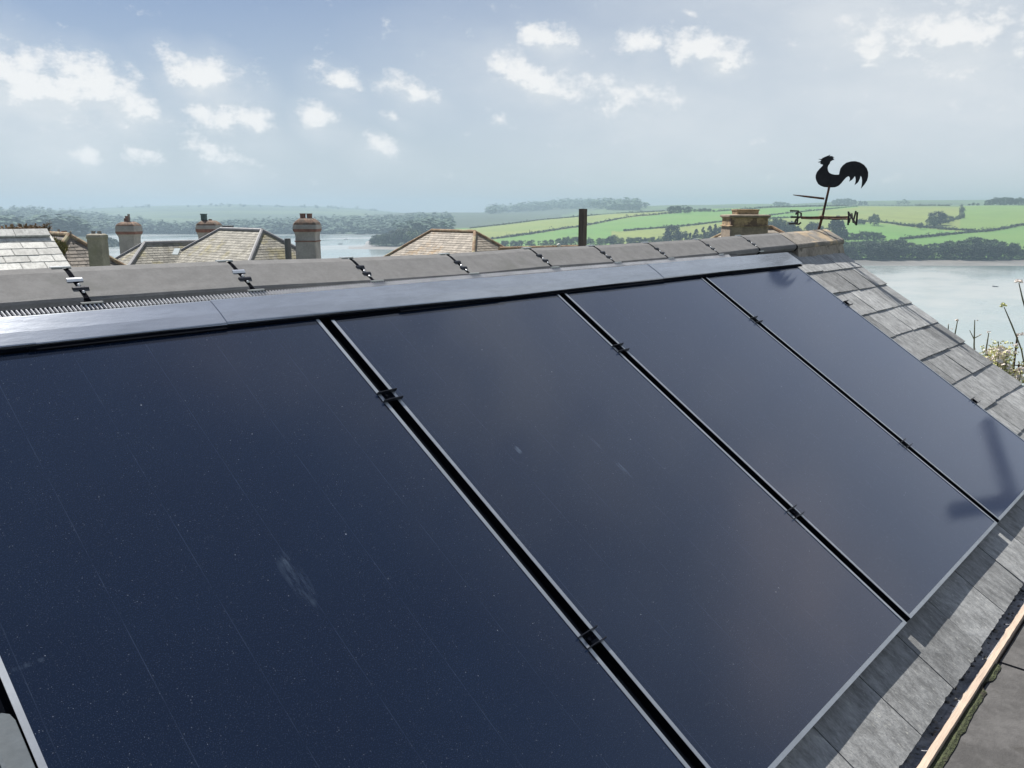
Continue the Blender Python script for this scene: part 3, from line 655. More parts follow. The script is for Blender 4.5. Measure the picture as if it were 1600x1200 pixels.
# low terracotta ridge and its pale knob
P = at(850, 389.5, 20); A6 = at(780, 393.5, 19.3); B6 = at(915, 385.8, 20.6); h6 = house_thing('low roof whose terracotta ridge just shows behind the middle ridge tiles', P)
hip_roof(h6, A6, B6, 2.6, math.radians(35), M_RS3, M_TERRA, seed=8, rr=.06, hips=False)
R0 = np.array(h6.location); b = MB(); c_ = at(873, 390, 20)-R0; b.lathe(tuple(c_), [(.05, -.1), (.045, .04), (.03, .06), (.05, .085), (.055, .11), (.035, .14), (.01, .15)], 10); b.obj('finial', mat('pale_knob', (.6, .62, .55), .6, var=.2, bump=0), h6)
# stone chimney near the vane, with the corner of its own roof
P = at(1165, 370, 19); h7 = house_thing('house with a thick rusty stone chimney left of the weather vane', P)
A7 = at(1150, 360, 20.5); B7 = at(1206, 353.5, 20.5)
hip_roof(h7, A7, B7, 2.2, math.radians(33), M_RS4, M_TERRA, seed=9, rr=.05)
chimney(h7, 1162, 18.5, 327, 372, 60, [(28.5, 620, 1), (28.5, 354, 1), (30.5, 353.5, 0), (30.5, 352.2, 0), (28, 351.5, 0), (28, 341, 0), (28.6, 340.5, 1), (31, 338.5, 1), (31, 336.2, 1), (29, 335.5, 1), (17, 335, 0), (16, 334.6, 0), (16.6, 329, 0), (17.5, 328.6, 0), (17.5, 327.2, 0), (12, 326.8, 0)], [M_STONE, M_STONEB], [])
# ------------------------------------------------------------------ far land: hills given by crest and foot lines over the bearing
def cur(*p):
    a = np.array(p, float).reshape(-1, 2); return lambda x: np.interp(x, a[:, 0], a[:, 1])
HILLS = [  # name, crest pixel height, crest depth, foot depth, foot z, convexity, material
    ('far', cur(-2500, 320, -300, 324, 0, 327.5, 45, 326.5, 100, 329, 160, 325.5, 240, 322.5, 330, 321, 370, 320, 440, 322, 500, 323, 560, 326, 610, 331, 680, 337, 760, 345), cur(0, 4300), cur(0, 1210), -36, 1.5),
    ('b', cur(-2500, 320, -200, 326, 0, 328.5, 62, 329, 112, 334, 150, 339, 190, 345, 220, 350, 250, 359, 275, 367, 300, 372), cur(0, 2500), cur(0, 1190), -36, 1.6),
    ('g', cur(-2500, 345, 0, 358, 100, 362, 150, 368, 180, 381, 200, 395, 230, 420), cur(0, 860), cur(0, 770), -36, 1.5),
    ('c', cur(270, 367, 300, 363, 350, 359, 400, 353, 440, 350, 495, 347, 540, 339, 590, 335, 625, 333, 700, 332, 800, 332, 900, 334, 1000, 345), cur(0, 2700), cur(0, 1190), -36, 1.5),
    ('e', cur(700, 345, 740, 333, 770, 330, 800, 326, 830, 324, 850, 322, 880, 318.5, 920, 317.5, 960, 320, 1000, 323, 1040, 328, 1100, 335), cur(0, 3500), cur(0, 2300), -30, 1.4),
    ('f', cur(880, 335, 940, 324, 1000, 321.5, 1050, 320, 1100, 319.5, 1150, 318, 1230, 318, 1300, 315, 1350, 313, 1450, 312, 1600, 310.5, 2500, 306), cur(0, 2500), cur(0, 1600), -30, 1.4),
    ('d', cur(540, 387, 570, 378, 600, 370, 660, 361, 740, 355, 800, 348, 900, 338, 1000, 331, 1100, 326, 1200, 323, 1300, 321, 1500, 320.5, 1600, 320, 2500, 315), cur(600, 930, 800, 1150, 1000, 1300, 1300, 1400), cur(540, 800, 660, 775, 800, 720, 1000, 640, 1300, 578, 1600, 578, 2500, 560), -34.6, 1.75),
]
def hill_z(h, F, xp):
    nm, cy, cf, ff, zb, pw = h
    Fc, Ff = cf(xp), ff(xp); zc = t_of_y(cy(xp))*Fc
    u = np.clip((F-Ff)/(Fc-Ff), 0, 1); sh = 1-(1-u)**pw
    z = zb+(zc-zb)*sh-np.clip(F-Fc, 0, None)*.03
    if nm == 'd':
        s = np.clip((Ff-F)/52, 0, 1.3); z = np.where(F < Ff, -34.55-.6*s, z)
        z = np.where(xp < 540, -60, np.where(s >= 1.29, -60, z))
    else: z = np.where(F < Ff-30, -60, z)
    lo = {'b': -1e9, 'g': -1e9, 'far': -1e9, 'c': 265, 'e': 700, 'f': 880, 'd': 540}[nm]; hi = {'b': 300, 'g': 230, 'far': 760, 'c': 1000, 'e': 1100}.get(nm, 1e9)
    return np.where((xp < lo) | (xp > hi), -60, z)
def terr(F, xp):
    zs = np.stack([hill_z(h, F, xp) for h in HILLS]); return zs.max(0), zs.argmax(0)
def hit(x, y, f0=440, f1=5200):
    """world point where the sight line of a bearing and dip meets the land"""
    d = ray(x, y); d = d/(d @ FH); xp = 800+XS*(d @ RH)
    Fs = np.geomspace(f0, f1, 700); z, k = terr(Fs, np.full_like(Fs, xp)); i = np.argmax(z >= d[2]*Fs)
    if z[i] < d[2]*Fs[i]: return None
    P = d*Fs[i]; P[2] = z[i]; return P, Fs[i]
xps = np.unique(np.concatenate([np.arange(-2400, -100, 60), np.arange(-100, 1750, 6), np.arange(1750, 3600, 60)])).astype(float)
Fs = np.geomspace(480, 5300, 180)
Fg, Xg = np.meshgrid(Fs, xps, indexing='ij'); Zg, Kg = terr(Fg, Xg)
Rg = (Xg-800)/XS*Fg
rough_ = np.sin(Fg*.013+Xg*.02)*np.sin(Fg*.007-Xg*.031)*.6
Zg = np.where(Zg > -33.5, Zg+rough_, Zg)
V = Fg[..., None]*FH+Rg[..., None]*RH+Zg[..., None]*UP
nF, nX = Fg.shape; I = np.arange(nF*nX).reshape(nF, nX)
Q = np.stack([I[:-1, :-1], I[:-1, 1:], I[1:, 1:], I[1:, :-1]], -1).reshape(-1, 4)
zc = (Zg[:-1, :-1]+Zg[1:, 1:]+Zg[:-1, 1:]+Zg[1:, :-1])/4; keep = (zc > -38).ravel()
xc = (Xg[:-1, :-1]+Xg[1:, 1:])/2; fc = (Fg[:-1, :-1]+Fg[1:, 1:])/2; kc = Kg[1:, 1:]
tt = zc/fc; yc = 600-FPX*(SP+CP*tt)/(CP-SP*tt)
# field boundaries (as bearings and dips of the real hedges), used both for the crops and for the hedges
HE = {'h1': [(735, 357), (800, 349.5), (850, 343.5), (900, 339), (950, 334.5), (1040, 330)],
      'h2': [(740, 379), (800, 370), (850, 363), (905, 355), (950, 346), (987, 339.5), (1040, 334), (1080, 331)],
      'h3': [(975, 361), (1040, 356), (1090, 351), (1132, 346.5), (1200, 342), (1240, 340)],
      'h4': [(1120, 331), (1200, 324.5), (1275, 322.5), (1350, 321.3), (1485, 321.8)],
      'h4b': [(1200, 337), (1250, 331.5), (1295, 327), (1340, 323)],
      'h5': [(1342, 346.5), (1385, 349), (1410, 352.5), (1440, 355), (1480, 359), (1522, 361.5)],
      'h6': [(1407, 375), (1440, 371), (1480, 367.5), (1515, 364.5), (1550, 361), (1575, 356.5), (1600, 352), (1680, 340)],
      'hr': [(1503, 321), (1504, 330), (1503, 341), (1480, 347), (1455, 353)]}
hc = {k: cur(*[c for p in v for c in p]) for k, v in HE.items()}
A_, B_c, C_c, D_c = 6, 7, 8, 9
mi = np.zeros_like(kc)
for k, m_ in enumerate((0, 1, 1, 1, 1, 2, 3)): mi[kc == k] = m_
isd = (kc == 6)
def reg(cond, m_): mi[isd & cond] = m_
reg(xc < 1060, 5)
reg((xc < 1090) & (xc > 725) & (yc < hc['h2'](xc)) & (yc > hc['h1'](xc)), 4)
reg((xc < 1060) & (yc < hc['h1'](xc)), 2)
reg((xc > 955) & (xc < 1280) & (yc > hc['h3'](xc)), 4)
reg((xc >= 1060) & (yc < hc['h3'](xc)) & (xc < 1280), 5)
reg((xc >= 1280) & (xc < 1503) & (yc < 360), 4); reg((xc >= 1240) & (xc < 1340) & (yc < hc['h4b'](xc)), 5); reg((xc >= 1180) & (yc < hc['h4'](xc)), 2)
reg((xc >= 1503) & (yc < hc['h6'](xc)), 3)
reg((xc >= 1310) & (xc < 1560) & (yc > hc['h5'](np.minimum(xc, 1522))) & (yc > 344), 5)
reg((xc >= 1400) & (yc > hc['h6'](xc)), 6)
reg((xc < 660), 1)
reg((zc < -34.0), 7)
def field_mat(name, c1, c2, sc=.004): return mat(name, c1, .95, var=.12, nscale=.03, bump=0, col2=c2, patch=(sc, .45, .62))
FM = [field_mat('far_hill', (.040, .075, .045), (.085, .13, .06), .0022), field_mat('woodland_floor', (.030, .048, .025), (.045, .07, .03), .006), field_mat('far_fields', (.075, .125, .042), (.045, .075, .035), .005),
      field_mat('field_fresh', (.115, .20, .030), (.13, .205, .036)), field_mat('field_yellow', (.165, .205, .040), (.14, .195, .040)), field_mat('field_bright', (.085, .195, .028), (.105, .205, .034)), field_mat('field_mid', (.08, .18, .028), (.11, .20, .036)),
      mat('mud', (.175, .165, .15), .5, var=.2, nscale=.05, bump=0, col2=(.13, .125, .115), patch=(.012, .5, .6))]
hills = np_mesh('hills', V.reshape(-1, 3), Q[keep], FM, mi.ravel()[keep], smooth=True); tag(hills, kind='structure')
# near hillside falling from the houses to the river
gf = np.concatenate([np.arange(-60, 10, 5), np.arange(10, 190, 4)]).astype(float); gr_ = np.arange(-260, 261, 6).astype(float)
Fn, Rn = np.meshgrid(gf, gr_, indexing='ij'); Zn = ground_fr(Fn, Rn); Vn = Fn[..., None]*FH+Rn[..., None]*RH+Zn[..., None]*UP
In = np.arange(Fn.size).reshape(Fn.shape); Qn = np.stack([In[:-1, :-1], In[:-1, 1:], In[1:, 1:], In[1:, :-1]], -1).reshape(-1, 4)
tag(np_mesh('hillside', Vn.reshape(-1, 3), Qn, mat('garden_ground', (.06, .08, .03), .95, var=.4, nscale=.6, bump=0), smooth=True), kind='structure')
# river
def water_mat():
    m = bpy.data.materials.new('river_water'); m.use_nodes = True; t = NT(m.node_tree); b = t.n['Principled BSDF']; oc = t.coord()
    n = t.noise(t.vscale(oc, (.006, .010, 1)), 1., 6, .65)
    t.put(t.mix(t.ramp(n, .35, .65), (.24, .30, .295), (.36, .375, .36)), b.inputs['Base Color'])
    t.put(t.ramp(n, .35, .65, .10, .24), b.inputs['Roughness']); b.inputs['IOR'].default_value = 1.33
    bn = t.new('ShaderNodeBump'); bn.inputs['Strength'].default_value = .07; bn.inputs['Distance'].default_value = .25
    t.l.new(t.noise(t.vscale(oc, (.5, .5, 1)), 1., 4, .6), bn.inputs['Height']); t.l.new(bn.outputs[0], b.inputs['Normal']); return m
b = MB(); k = 9000; b.add([W(-200, -k, -35), W(-200, k, -35), W(5600, k, -35), W(5600, -k, -35)], [(0, 1, 2, 3)]); tag(b.obj('river', water_mat()), kind='structure')
# ------------------------------------------------------------------ vegetation
def leaf_cloud(cent, rad, per, size, g, up=.35):
    """quads scattered through clumps: cent (n,3), rad (n,)"""
    n = len(cent); N = n*per
    d = g.normal(size=(N, 3)); d /= np.linalg.norm(d, axis=1)[:, None]; r = g.random(N)**.45
    P = np.repeat(cent, per, 0)+d*(np.repeat(rad, per)*r)[:, None]*np.array([1, 1, .8])
    nrm = d+g.normal(size=(N, 3))*.6+np.array([0, 0, up]); nrm /= np.linalg.norm(nrm, axis=1)[:, None]
    a = np.cross(nrm, g.normal(size=(N, 3))); a /= np.linalg.norm(a, axis=1)[:, None]; b_ = np.cross(nrm, a)
    s = size*(.6+.8*g.random(N))[:, None]
    V_ = np.stack([P-a*s, P-b_*s*.7, P+a*s, P+b_*s*.7], 1).reshape(-1, 3)
    return V_, np.arange(4*N).reshape(-1, 4)
def crown_arrays(kind, seed):
    g = np.random.default_rng(seed)
    if kind == 'round':
        n = 46; th = g.random(n)*2*math.pi; zz = g.random(n)**.8; rr = np.sqrt(np.clip(1-(zz*1.0-.42)**2/.42, .06, 1))
        c = np.stack([np.cos(th)*rr*.40*g.uniform(.35, 1.05, n), np.sin(th)*rr*.40*g.uniform(.35, 1.05, n), .14+zz*.74], 1); rad = g.uniform(.10, .19, n)
        return leaf_cloud(c, rad, 34, .034, g)
    if kind == 'conifer':
        n = 50; zz = g.random(n); th = g.random(n)*2*math.pi; rr = (1-zz)**.8*.30
        c = np.stack([np.cos(th)*rr*g.uniform(.4, 1.1, n), np.sin(th)*rr*g.uniform(.4, 1.1, n), .1+zz*.84], 1); rad = .05+.10*(1-zz)*g.uniform(.7, 1.2, n)
        return leaf_cloud(c, rad, 30, .028, g)
    if kind == 'sparse':
        n = 30; th = g.random(n)*2*math.pi; zz = g.random(n); rr = np.sqrt(np.clip(1-(zz-.5)**2*3.2, .05, 1))
        c = np.stack([np.cos(th)*rr*.42*g.uniform(.3, 1.1, n), np.sin(th)*rr*.42*g.uniform(.3, 1.1, n), .34+zz*.58], 1); rad = g.uniform(.07, .13, n)
        return leaf_cloud(c, rad, 24, .030, g)
    n = 34; th = g.random(n)*2*math.pi; zz = g.random(n)**1.3; rr = np.sqrt(np.clip(1-zz**2, .1, 1))
    c = np.stack([np.cos(th)*rr*.62*g.uniform(.2, 1.05, n), np.sin(th)*rr*.5*g.uniform(.2, 1.05, n), .08+zz*.76], 1); rad = g.uniform(.12, .2, n)
    return leaf_cloud(c, rad, 30, .042, g)
CR = {}
def tree_protos(kind, nvar, leaf):
    key = (kind, leaf.name)
    if key in CR: return CR[key]
    out = []
    for i in range(nvar):
        V_, Q_ = crown_arrays(kind, 100+i*7+len(CR)*31)
        me = bpy.data.meshes.new('crown'); me.from_pydata(V_.tolist(), [], Q_.tolist()); me.materials.append(leaf)
        b = MB(); rl = random.Random(i); b.tube([(0, 0, -.06), (.004, 0, .12), (rl.uniform(-.02, .02), rl.uniform(-.02, .02), .4), (rl.uniform(-.03, .03), 0, .75)], [.034, .026, .018, .006], 7)
        for j in range(5):
            a = rl.uniform(0, 6.3); z = rl.uniform(.22, .5); b.tube([(0, 0, z), (math.cos(a)*.14, math.sin(a)*.14, z+.14), (math.cos(a)*.26, math.sin(a)*.26, z+.26)], [.013, .009, .003], 5)
        tm = bpy.data.meshes.new('trunk'); tm.from_pydata(b.v, [], b.f); tm.materials.append(M_BARK); out.append((me, tm))
    CR[key] = out; return out
ORD = 'first second third fourth fifth sixth seventh eighth ninth tenth eleventh twelfth thirteenth fourteenth fifteenth sixteenth seventeenth eighteenth nineteenth twentieth twenty-first twenty-second twenty-third twenty-fourth twenty-fifth twenty-sixth twenty-seventh twenty-eighth twenty-ninth thirtieth thirty-first thirty-second thirty-third thirty-fourth thirty-fifth thirty-sixth thirty-seventh thirty-eighth thirty-ninth fortieth'.split()
def tree(x, yb, hpx, kind, leaf, label, group, wide=1.0, name=None, f0=440, f1=4000):
    h = hit(x, yb, f0, f1)
    if h is None: return None
    P, F = h; H = hpx*F/FPX; P = P-UP*.15
    o = thing(name or ('bush' if kind == 'bush' else 'conifer' if kind == 'conifer' else 'tree'), label, 'bush' if kind == 'bush' else 'tree', P, (0, 0, random.uniform(0, 6.28)), group)
    cm, tm = random.choice(tree_protos(kind, 4, leaf))
    for nm, me in (('crown', cm), ('trunk', tm)):
        if nm == 'trunk' and kind == 'bush': nm = 'stem'
        c = bpy.data.objects.new(nm, me); C.objects.link(c); c.parent = o; c.scale = (H*wide, H*wide, H) if nm == 'crown' else (H, H, H*.9)
    return o
rt = random.Random(21)
def row(xs, base, top, kinds, label, group, wide=(1., 1.35), f1=4000):
    xs = list(xs)
    for i, x in enumerate(xs):
        yb = base(x) if callable(base) else base; yt = top(x) if callable(top) else top
        kind, leaf = rt.choice(kinds); h_ = (yb-yt)*rt.uniform(.86, 1.08)
        tree(x, yb, h_, kind, leaf, label.format(o=ORD[min(i, 39)]), group, rt.uniform(*wide), f1=f1)
def spread(a, b_, st, j=.35):
    x = a; out = []
    while x < b_: out.append(x+rt.uniform(-j, j)*st); x += st*rt.uniform(.85, 1.15)
    return out
shore_top = cur(1250, 372, 1305, 377, 1330, 376, 1360, 374, 1390, 372, 1425, 378, 1450, 381, 1475, 375, 1520, 371, 1560, 374, 1600, 383, 1700, 380)
BL, BD, BB = ('round', M_LEAF), ('round', M_LEAFD), ('round', M_LEAFL)
row(spread(1262, 1650, 13.5), lambda x: 404.5+rt.uniform(-1, .8), lambda x: shore_top(x)+5, [BD, BL, BD], 'dark tree by the far mud, {o} from the left in the front row', 'trees along the far right shore', (1.15, 1.6))
row(spread(1268, 1650, 15), lambda x: 394+rt.uniform(-1.5, 1.5), lambda x: shore_top(x), [BD, BL, BL], 'tall tree behind the far mud, {o} from the left in the back row', 'trees behind the far right shore', (1.15, 1.6))
row(spread(1275, 1650, 9), lambda x: 405.6+rt.uniform(-.5, .5), lambda x: 395, [('bush', M_LEAFD), ('bush', M_LEAF)], 'low dark bush at the edge of the far mud, {o} from the left', 'bushes along the far right shore', (1.0, 1.5))
midtop = cur(780, 376, 830, 375, 868, 374, 880, 369, 905, 368, 925, 372, 940, 372, 960, 367, 985, 370, 1030, 371, 1045, 360)
row(spread(775, 1040, 9.5), lambda x: 388-(x-775)*.018, lambda x: midtop(x), [BL, BD, BB, ('sparse', M_LEAF)], 'distant tree behind the middle ridge tiles, {o} from the left', 'trees beyond the middle of the ridge', (1.0, 1.4))
row([1043, 1049, 1058, 1066, 1078, 1087, 1098, 1108, 1116, 1124], 382, cur(1040, 355, 1050, 352, 1060, 357, 1072, 362, 1085, 359, 1098, 356, 1112, 352, 1118, 350, 1126, 354), [('conifer', M_LEAFD), BD], 'dark tall tree left of the stone chimney, {o} from the left in its clump', 'dark trees left of the stone chimney', (.85, 1.15))
row([1194, 1207, 1213, 1226, 1234, 1243, 1252], 372, cur(1190, 348, 1207, 336, 1216, 345, 1229, 339, 1240, 347, 1252, 358), [BD, BL], 'dark tree left of the weather vane, {o} from the left', 'trees left of the weather vane', (.8, 1.05))
row([1263, 1271, 1279, 1290], 366, cur(1260, 351, 1271, 347, 1280, 349, 1290, 356), [BD], 'small dark round tree behind the vane mast, {o} from the left', 'trees behind the weather vane', (1, 1.3))
row([1299, 1306, 1313, 1321], 378, cur(1299, 341, 1306, 335, 1313, 340, 1322, 357), [('conifer', M_LEAFD)], 'tall dark conifer right of the vane mast, {o} from the left', 'conifers right of the weather vane', (1.0, 1.25))
row([1331, 1341, 1350, 1360, 1370, 1378], 377, cur(1330, 364, 1341, 363, 1352, 361, 1366, 360, 1378, 367), [BL, BD], 'low green tree right of the conifers, {o} from the left', 'low clump right of the conifers', (1.2, 1.6))
row([1343, 1349], 351, cur(1343, 341, 1350, 343), [BD], 'small dark hedge tree right of the letter N, {o} from the left', 'hedge trees right of the vane', (1., 1.2))
tree(1366, 353, 20, 'round', M_LEAFL, 'single grey green tree standing in the hedge right of the vane', 'single hedge trees', .95)
row([1456, 1462, 1469, 1477, 1486, 1495, 1502], cur(1455, 353, 1470, 351, 1480, 348, 1502, 342), cur(1455, 335, 1462, 331, 1470, 332, 1480, 337, 1495, 337, 1502, 333), [BL, BB, BD], 'tree in the field corner clump on the right hill, {o} from the left', 'field corner trees', (1., 1.3))
row([1500, 1503], cur(1500, 336, 1504, 330), cur(1500, 324, 1504, 321), [('sparse', M_LEAF)], 'pale bare tree at the top of the field corner hedge, {o} from the left', 'bare trees by the field corner', (.5, .6))
row([1438, 1448, 1452], cur(1438, 357, 1452, 355), cur(1438, 347, 1452, 350), [BL], 'little tree beside the long hedge, {o} from the left', 'little trees by the long hedge', (.7, 1.2))
row([1303, 1309, 1315, 1321, 1327, 1334, 1344, 1352], 321.5, cur(1303, 311, 1312, 309, 1322, 309.5, 1334, 312, 1352, 313), [BD, BL], 'skyline tree right of the cockerel tail, {o} from the left', 'skyline copse right of the vane', (.9, 1.2))
row([1404, 1412, 1418], 321.6, cur(1404, 313, 1412, 310.5, 1420, 313), [BD, ('sparse', M_LEAFD)], 'skyline tree in the small group of three on the right, {o} from the left', 'skyline trees, small group', (.8, 1.1))
row([1514, 1521, 1528], 321.6, cur(1514, 317.5, 1524, 315.5, 1528, 317), [BD], 'low skyline tree right of the field corner, {o} from the left', 'low skyline trees', (1.2, 1.6))
row([1543, 1550, 1557, 1563, 1570, 1577, 1584, 1591, 1598, 1606], 321.5, cur(1543, 312, 1552, 309, 1570, 306.5, 1585, 309, 1606, 307), [BD, BL], 'skyline tree in the wood at the right edge, {o} from the left', 'skyline wood at the right edge', (1., 1.4))
row([1212, 1218, 1224, 1231], 323, cur(1212, 315, 1222, 313.5, 1231, 317), [BL, BB], 'pale skyline tree above the left compass letter, {o} from the left', 'skyline copse left of the vane', (1.1, 1.4))
row([1044, 1049, 1054, 1059, 1064, 1069, 1074, 1078], 333.5, cur(1044, 323, 1055, 319.5, 1070, 320, 1078, 323), [('sparse', M_LEAF), BL], 'round hill copse tree, {o} from the left, beyond the stone chimney', 'hill copse left of the stone chimney', (.9, 1.1))
row([1086, 1093, 1100, 1108, 1115], 331.5, cur(1086, 326.5, 1100, 325, 1115, 327), [BD], 'low dark tree beside the hill copse, {o} from the left', 'low trees beside the hill copse', (1.3, 1.7))
ptop = cur(577, 372, 585, 366, 600, 362, 616, 360, 630, 355, 642, 353, 650, 356, 662, 362, 690, 363)
row([581, 588, 596, 604, 612, 620, 628, 637, 646, 655, 663], lambda x: 384.5+rt.uniform(-1, 0), lambda x: ptop(x)+3, [BL, BB, BD], 'river point tree, {o} from the left in the front row', 'trees on the river point', (1., 1.35))
row([590, 601, 613, 624, 634, 643, 652], 378, lambda x: ptop(x), [BL, BD], 'tall river point tree, {o} from the left in the back row', 'tall trees on the river point', (1., 1.3))
row([150, 158, 166, 172, 179, 187, 194], cur(150, 381, 194, 388), cur(150, 371, 172, 369, 180, 374, 194, 381), [BL, BD], 'hazy left shore tree between the chimney stacks, {o} from the left', 'trees on the left shore', (1., 1.3))
# hedges: leafy strips along the field edges
HT = {'h1': 'faint upper hedge across the left fields', 'h2': 'long dark hedge rising through the left fields', 'h3': 'thin hedge below the bright left field', 'h4': 'dark hedge along the top of the right hill', 'h4b': 'short hedge behind the weather vane',
      'h5': 'long hedge running down right of the vane', 'h6': 'thick hedge curving up to the right edge', 'hr': 'overgrown hedge closing the right field corner'}
for nm, pl in HE.items():
    cl = cur(*[c for p in pl for c in p]); px = []; 
    for (xa, ya), (xb, yb) in zip(pl[:-1], pl[1:]):
        n = max(2, int(math.hypot(xb-xa, (yb-ya)*2)/1.6))
        for i in range(n): px.append((xa+(xb-xa)*i/n, ya+(yb-ya)*i/n))
    cs, rs = [], []
    for x, y in px:
        h = hit(x, y)
        if h is None: continue
        P, F = h
        for j in range(2):
            r_ = (1.0 if nm in ('h1', 'h3', 'h4b') else 1.5)*rt.uniform(.7, 1.3)*(1.9 if rt.random() < .07 else 1); cs.append(P+np.array([rt.gauss(0, .9), rt.gauss(0, .9), r_*.6])); rs.append(r_)
    V_, Q_ = leaf_cloud(np.array(cs), np.array(rs), 14, .65, np.random.default_rng(5)); c0 = np.array(cs).mean(0)
    o = np_mesh('hedge', V_-c0, Q_, M_HEDGE); o.location = c0; tag(o, HT[nm], 'hedge', 'field hedges')
# far woods that read as one mass
def woods(name, poly, n, size, per=30, leafs=None):
    g = np.random.default_rng(len(name)*13+n); cs, rs = [], []
    xs = [p[0] for p in poly]; top = cur(*[c for p in poly for c in (p[0], p[1])]); bot = cur(*[c for p in poly for c in (p[0], p[2])])
    for _ in range(n):
        x = g.uniform(min(xs), max(xs)); a, b_ = float(top(x)), float(bot(x)); y = a+(b_-a)*g.random()
        h = hit(x, y)
        if h is None: continue
        P, F = h; s = size*g.uniform(.6, 1.25)
        for q in range(3): cs.append(P+np.array([g.normal()*s*.5, g.normal()*s*.5, s*(.35+.25*q)])); rs.append(s*.55)
    V_, Q_ = leaf_cloud(np.array(cs), np.array(rs), per, size*.30, g, 3.5)
    tag(np_mesh(name, V_, Q_, leafs or M_WOODS), kind='stuff')
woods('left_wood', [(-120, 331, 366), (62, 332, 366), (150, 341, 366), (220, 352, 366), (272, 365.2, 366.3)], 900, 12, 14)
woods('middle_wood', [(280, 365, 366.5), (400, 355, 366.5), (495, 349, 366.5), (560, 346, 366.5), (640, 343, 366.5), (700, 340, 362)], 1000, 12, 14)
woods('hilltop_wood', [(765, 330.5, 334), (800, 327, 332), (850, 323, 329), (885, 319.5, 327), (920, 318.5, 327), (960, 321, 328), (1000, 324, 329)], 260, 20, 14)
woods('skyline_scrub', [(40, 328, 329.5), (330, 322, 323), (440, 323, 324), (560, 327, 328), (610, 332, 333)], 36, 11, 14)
# ------------------------------------------------------------------ boats
def boat(x, y, L, hullm, mastm, label, cabin=True):
    d = ray(x, y); P = d*(-35/d[2]); o = thing('boat', label, 'boat', P, (0, 0, rt.uniform(0, 3)), 'small boats on the river')
    b = MB(); rings = []
    for s in np.linspace(-.5, .5, 9):
        w_ = L*.17*math.sqrt(max(.02, 1-abs(s*1.9 if s > 0 else s*1.2)**2.2)); sh = .12*L*(1+max(s, 0)*.6)
        rings.append([(s*L, -w_, sh), (s*L, -w_*.7, -.02*L), (s*L, w_*.7, -.02*L), (s*L, w_, sh)])
    b.loft(rings); b.obj('hull', hullm, o)
    if cabin:
        b = MB(); b.hexa([(-.15*L, -.09*L, .1*L), (.15*L, -.07*L, .1*L), (.15*L, .07*L, .1*L), (-.15*L, .09*L, .1*L), (-.13*L, -.08*L, .23*L), (.09*L, -.06*L, .22*L), (.09*L, .06*L, .22*L), (-.13*L, .08*L, .23*L)]); b.obj('cabin', M_WHITE, o)
        b = MB(); b.tube([(.08*L, 0, .1*L), (.08*L, 0, mastm)], .05, 6); b.obj('mast', M_WHITE, o)
boat(541, 374.5, 6.0, M_WHITE, 6.5, 'tiny white boat with a mast on the river left of the wooded point')
boat(532, 381.5, 4.5, M_HULL, 3, 'tiny dark dinghy lying just below the white boat', False)
boat(1555, 448, 2.6, M_HULL, 1, 'tiny dark rowing boat alone on the pale right-hand water', False)
# ------------------------------------------------------------------ flowering plants and trellis past the verge
def stem_pts(base, top, g, n=6, wob=.05):
    return [base+(top-base)*k/n+np.array([g.gauss(0, wob), g.gauss(0, wob), 0])*(0 if k in (0, n) else 1) for k in range(n+1)]
def flower(mb, c, r, g, n=16):
    for i in range(n):
        a = g.uniform(0, 6.283); e = g.uniform(-.2, 1.2); d_ = np.array([math.cos(a)*math.cos(e), math.sin(a)*math.cos(e), math.sin(e)*.7]); p = c+d_*r*g.uniform(.35, 1)
        s1 = np.cross(d_, UP); s1 /= np.linalg.norm(s1)+1e-6; s2 = np.cross(s1, d_); q = r*.38
        mb.add([p-s1*q, p-s2*q*.8+d_*q*.2, p+s1*q, p+s2*q*.8+d_*q*.2], [(0, 1, 2, 3)])
PLF = 7.6
def flower_stem(pts, heads, label, pm=M_PETAL, side=()):
    top = at(pts[-1][0], pts[-1][1], PLF); g = random.Random(int(pts[-1][0]*7+pts[-1][1]))
    low = at(pts[0][0], pts[0][1], PLF); base = np.array([low[0]+g.uniform(-.15, .15), low[1]+g.uniform(-.15, .15), ground_z(low)])
    o = thing('flower_stem', label, 'plant', base, group='flowering stems past the verge')
    P = [base]+[at(x, y, PLF) for x, y in pts]
    b = MB(); b.tube([p-base for p in P], [.011]+[.007]*(len(P)-2)+[.004], 6)
    for (xa, ya), (xb, yb) in side: b.tube([at(xa, ya, PLF)-base, at(xb, yb, PLF+.05)-base], [.005, .003], 5)
    st = b.obj('stem', M_STEM, o)
    b = MB()
    for x, y, r in heads: flower(b, at(x, y, PLF)-base, r, g)
    if heads: b.obj('blossom', pm, o)
flower_stem([(1600, 620), (1607, 500), (1598, 468), (1592, 442)], [(1591, 439, .034), (1595, 441, .028), (1588, 441, .022)], 'tallest stem with a white flower head at the right edge')
flower_stem([(1606, 600), (1596, 546), (1581, 508), (1569, 480)], [(1567, 476, .03), (1564, 479, .02), (1571, 478, .018)], 'slanting stem with a yellowish flower head against the water', M_BLOSSOM)
flower_stem([(1488, 560), (1491, 528), (1496, 502)], [(1495, 501, .022)], 'short stem with a small white bud over the slate verge')
flower_stem([(1478, 540), (1481, 520), (1482, 508)], [(1487, 514, .012), (1482, 507, .01)], 'thin twiggy stem left of the white bud')
flower_stem([(1523, 575), (1522, 540), (1523, 500)], [(1523, 546, .014), (1532, 523, .012), (1527, 501, .012)], 'upright knobbly stem in the middle of the verge flowers', M_PETAL, [((1522, 530), (1515, 516)), ((1523, 528), (1533, 523))])
flower_stem([(1546, 590), (1541, 545), (1545, 520)], [(1545, 519, .02)], 'thin stem with a flat white flower beside the blossom', M_PETAL, [((1544, 556), (1540, 546))])
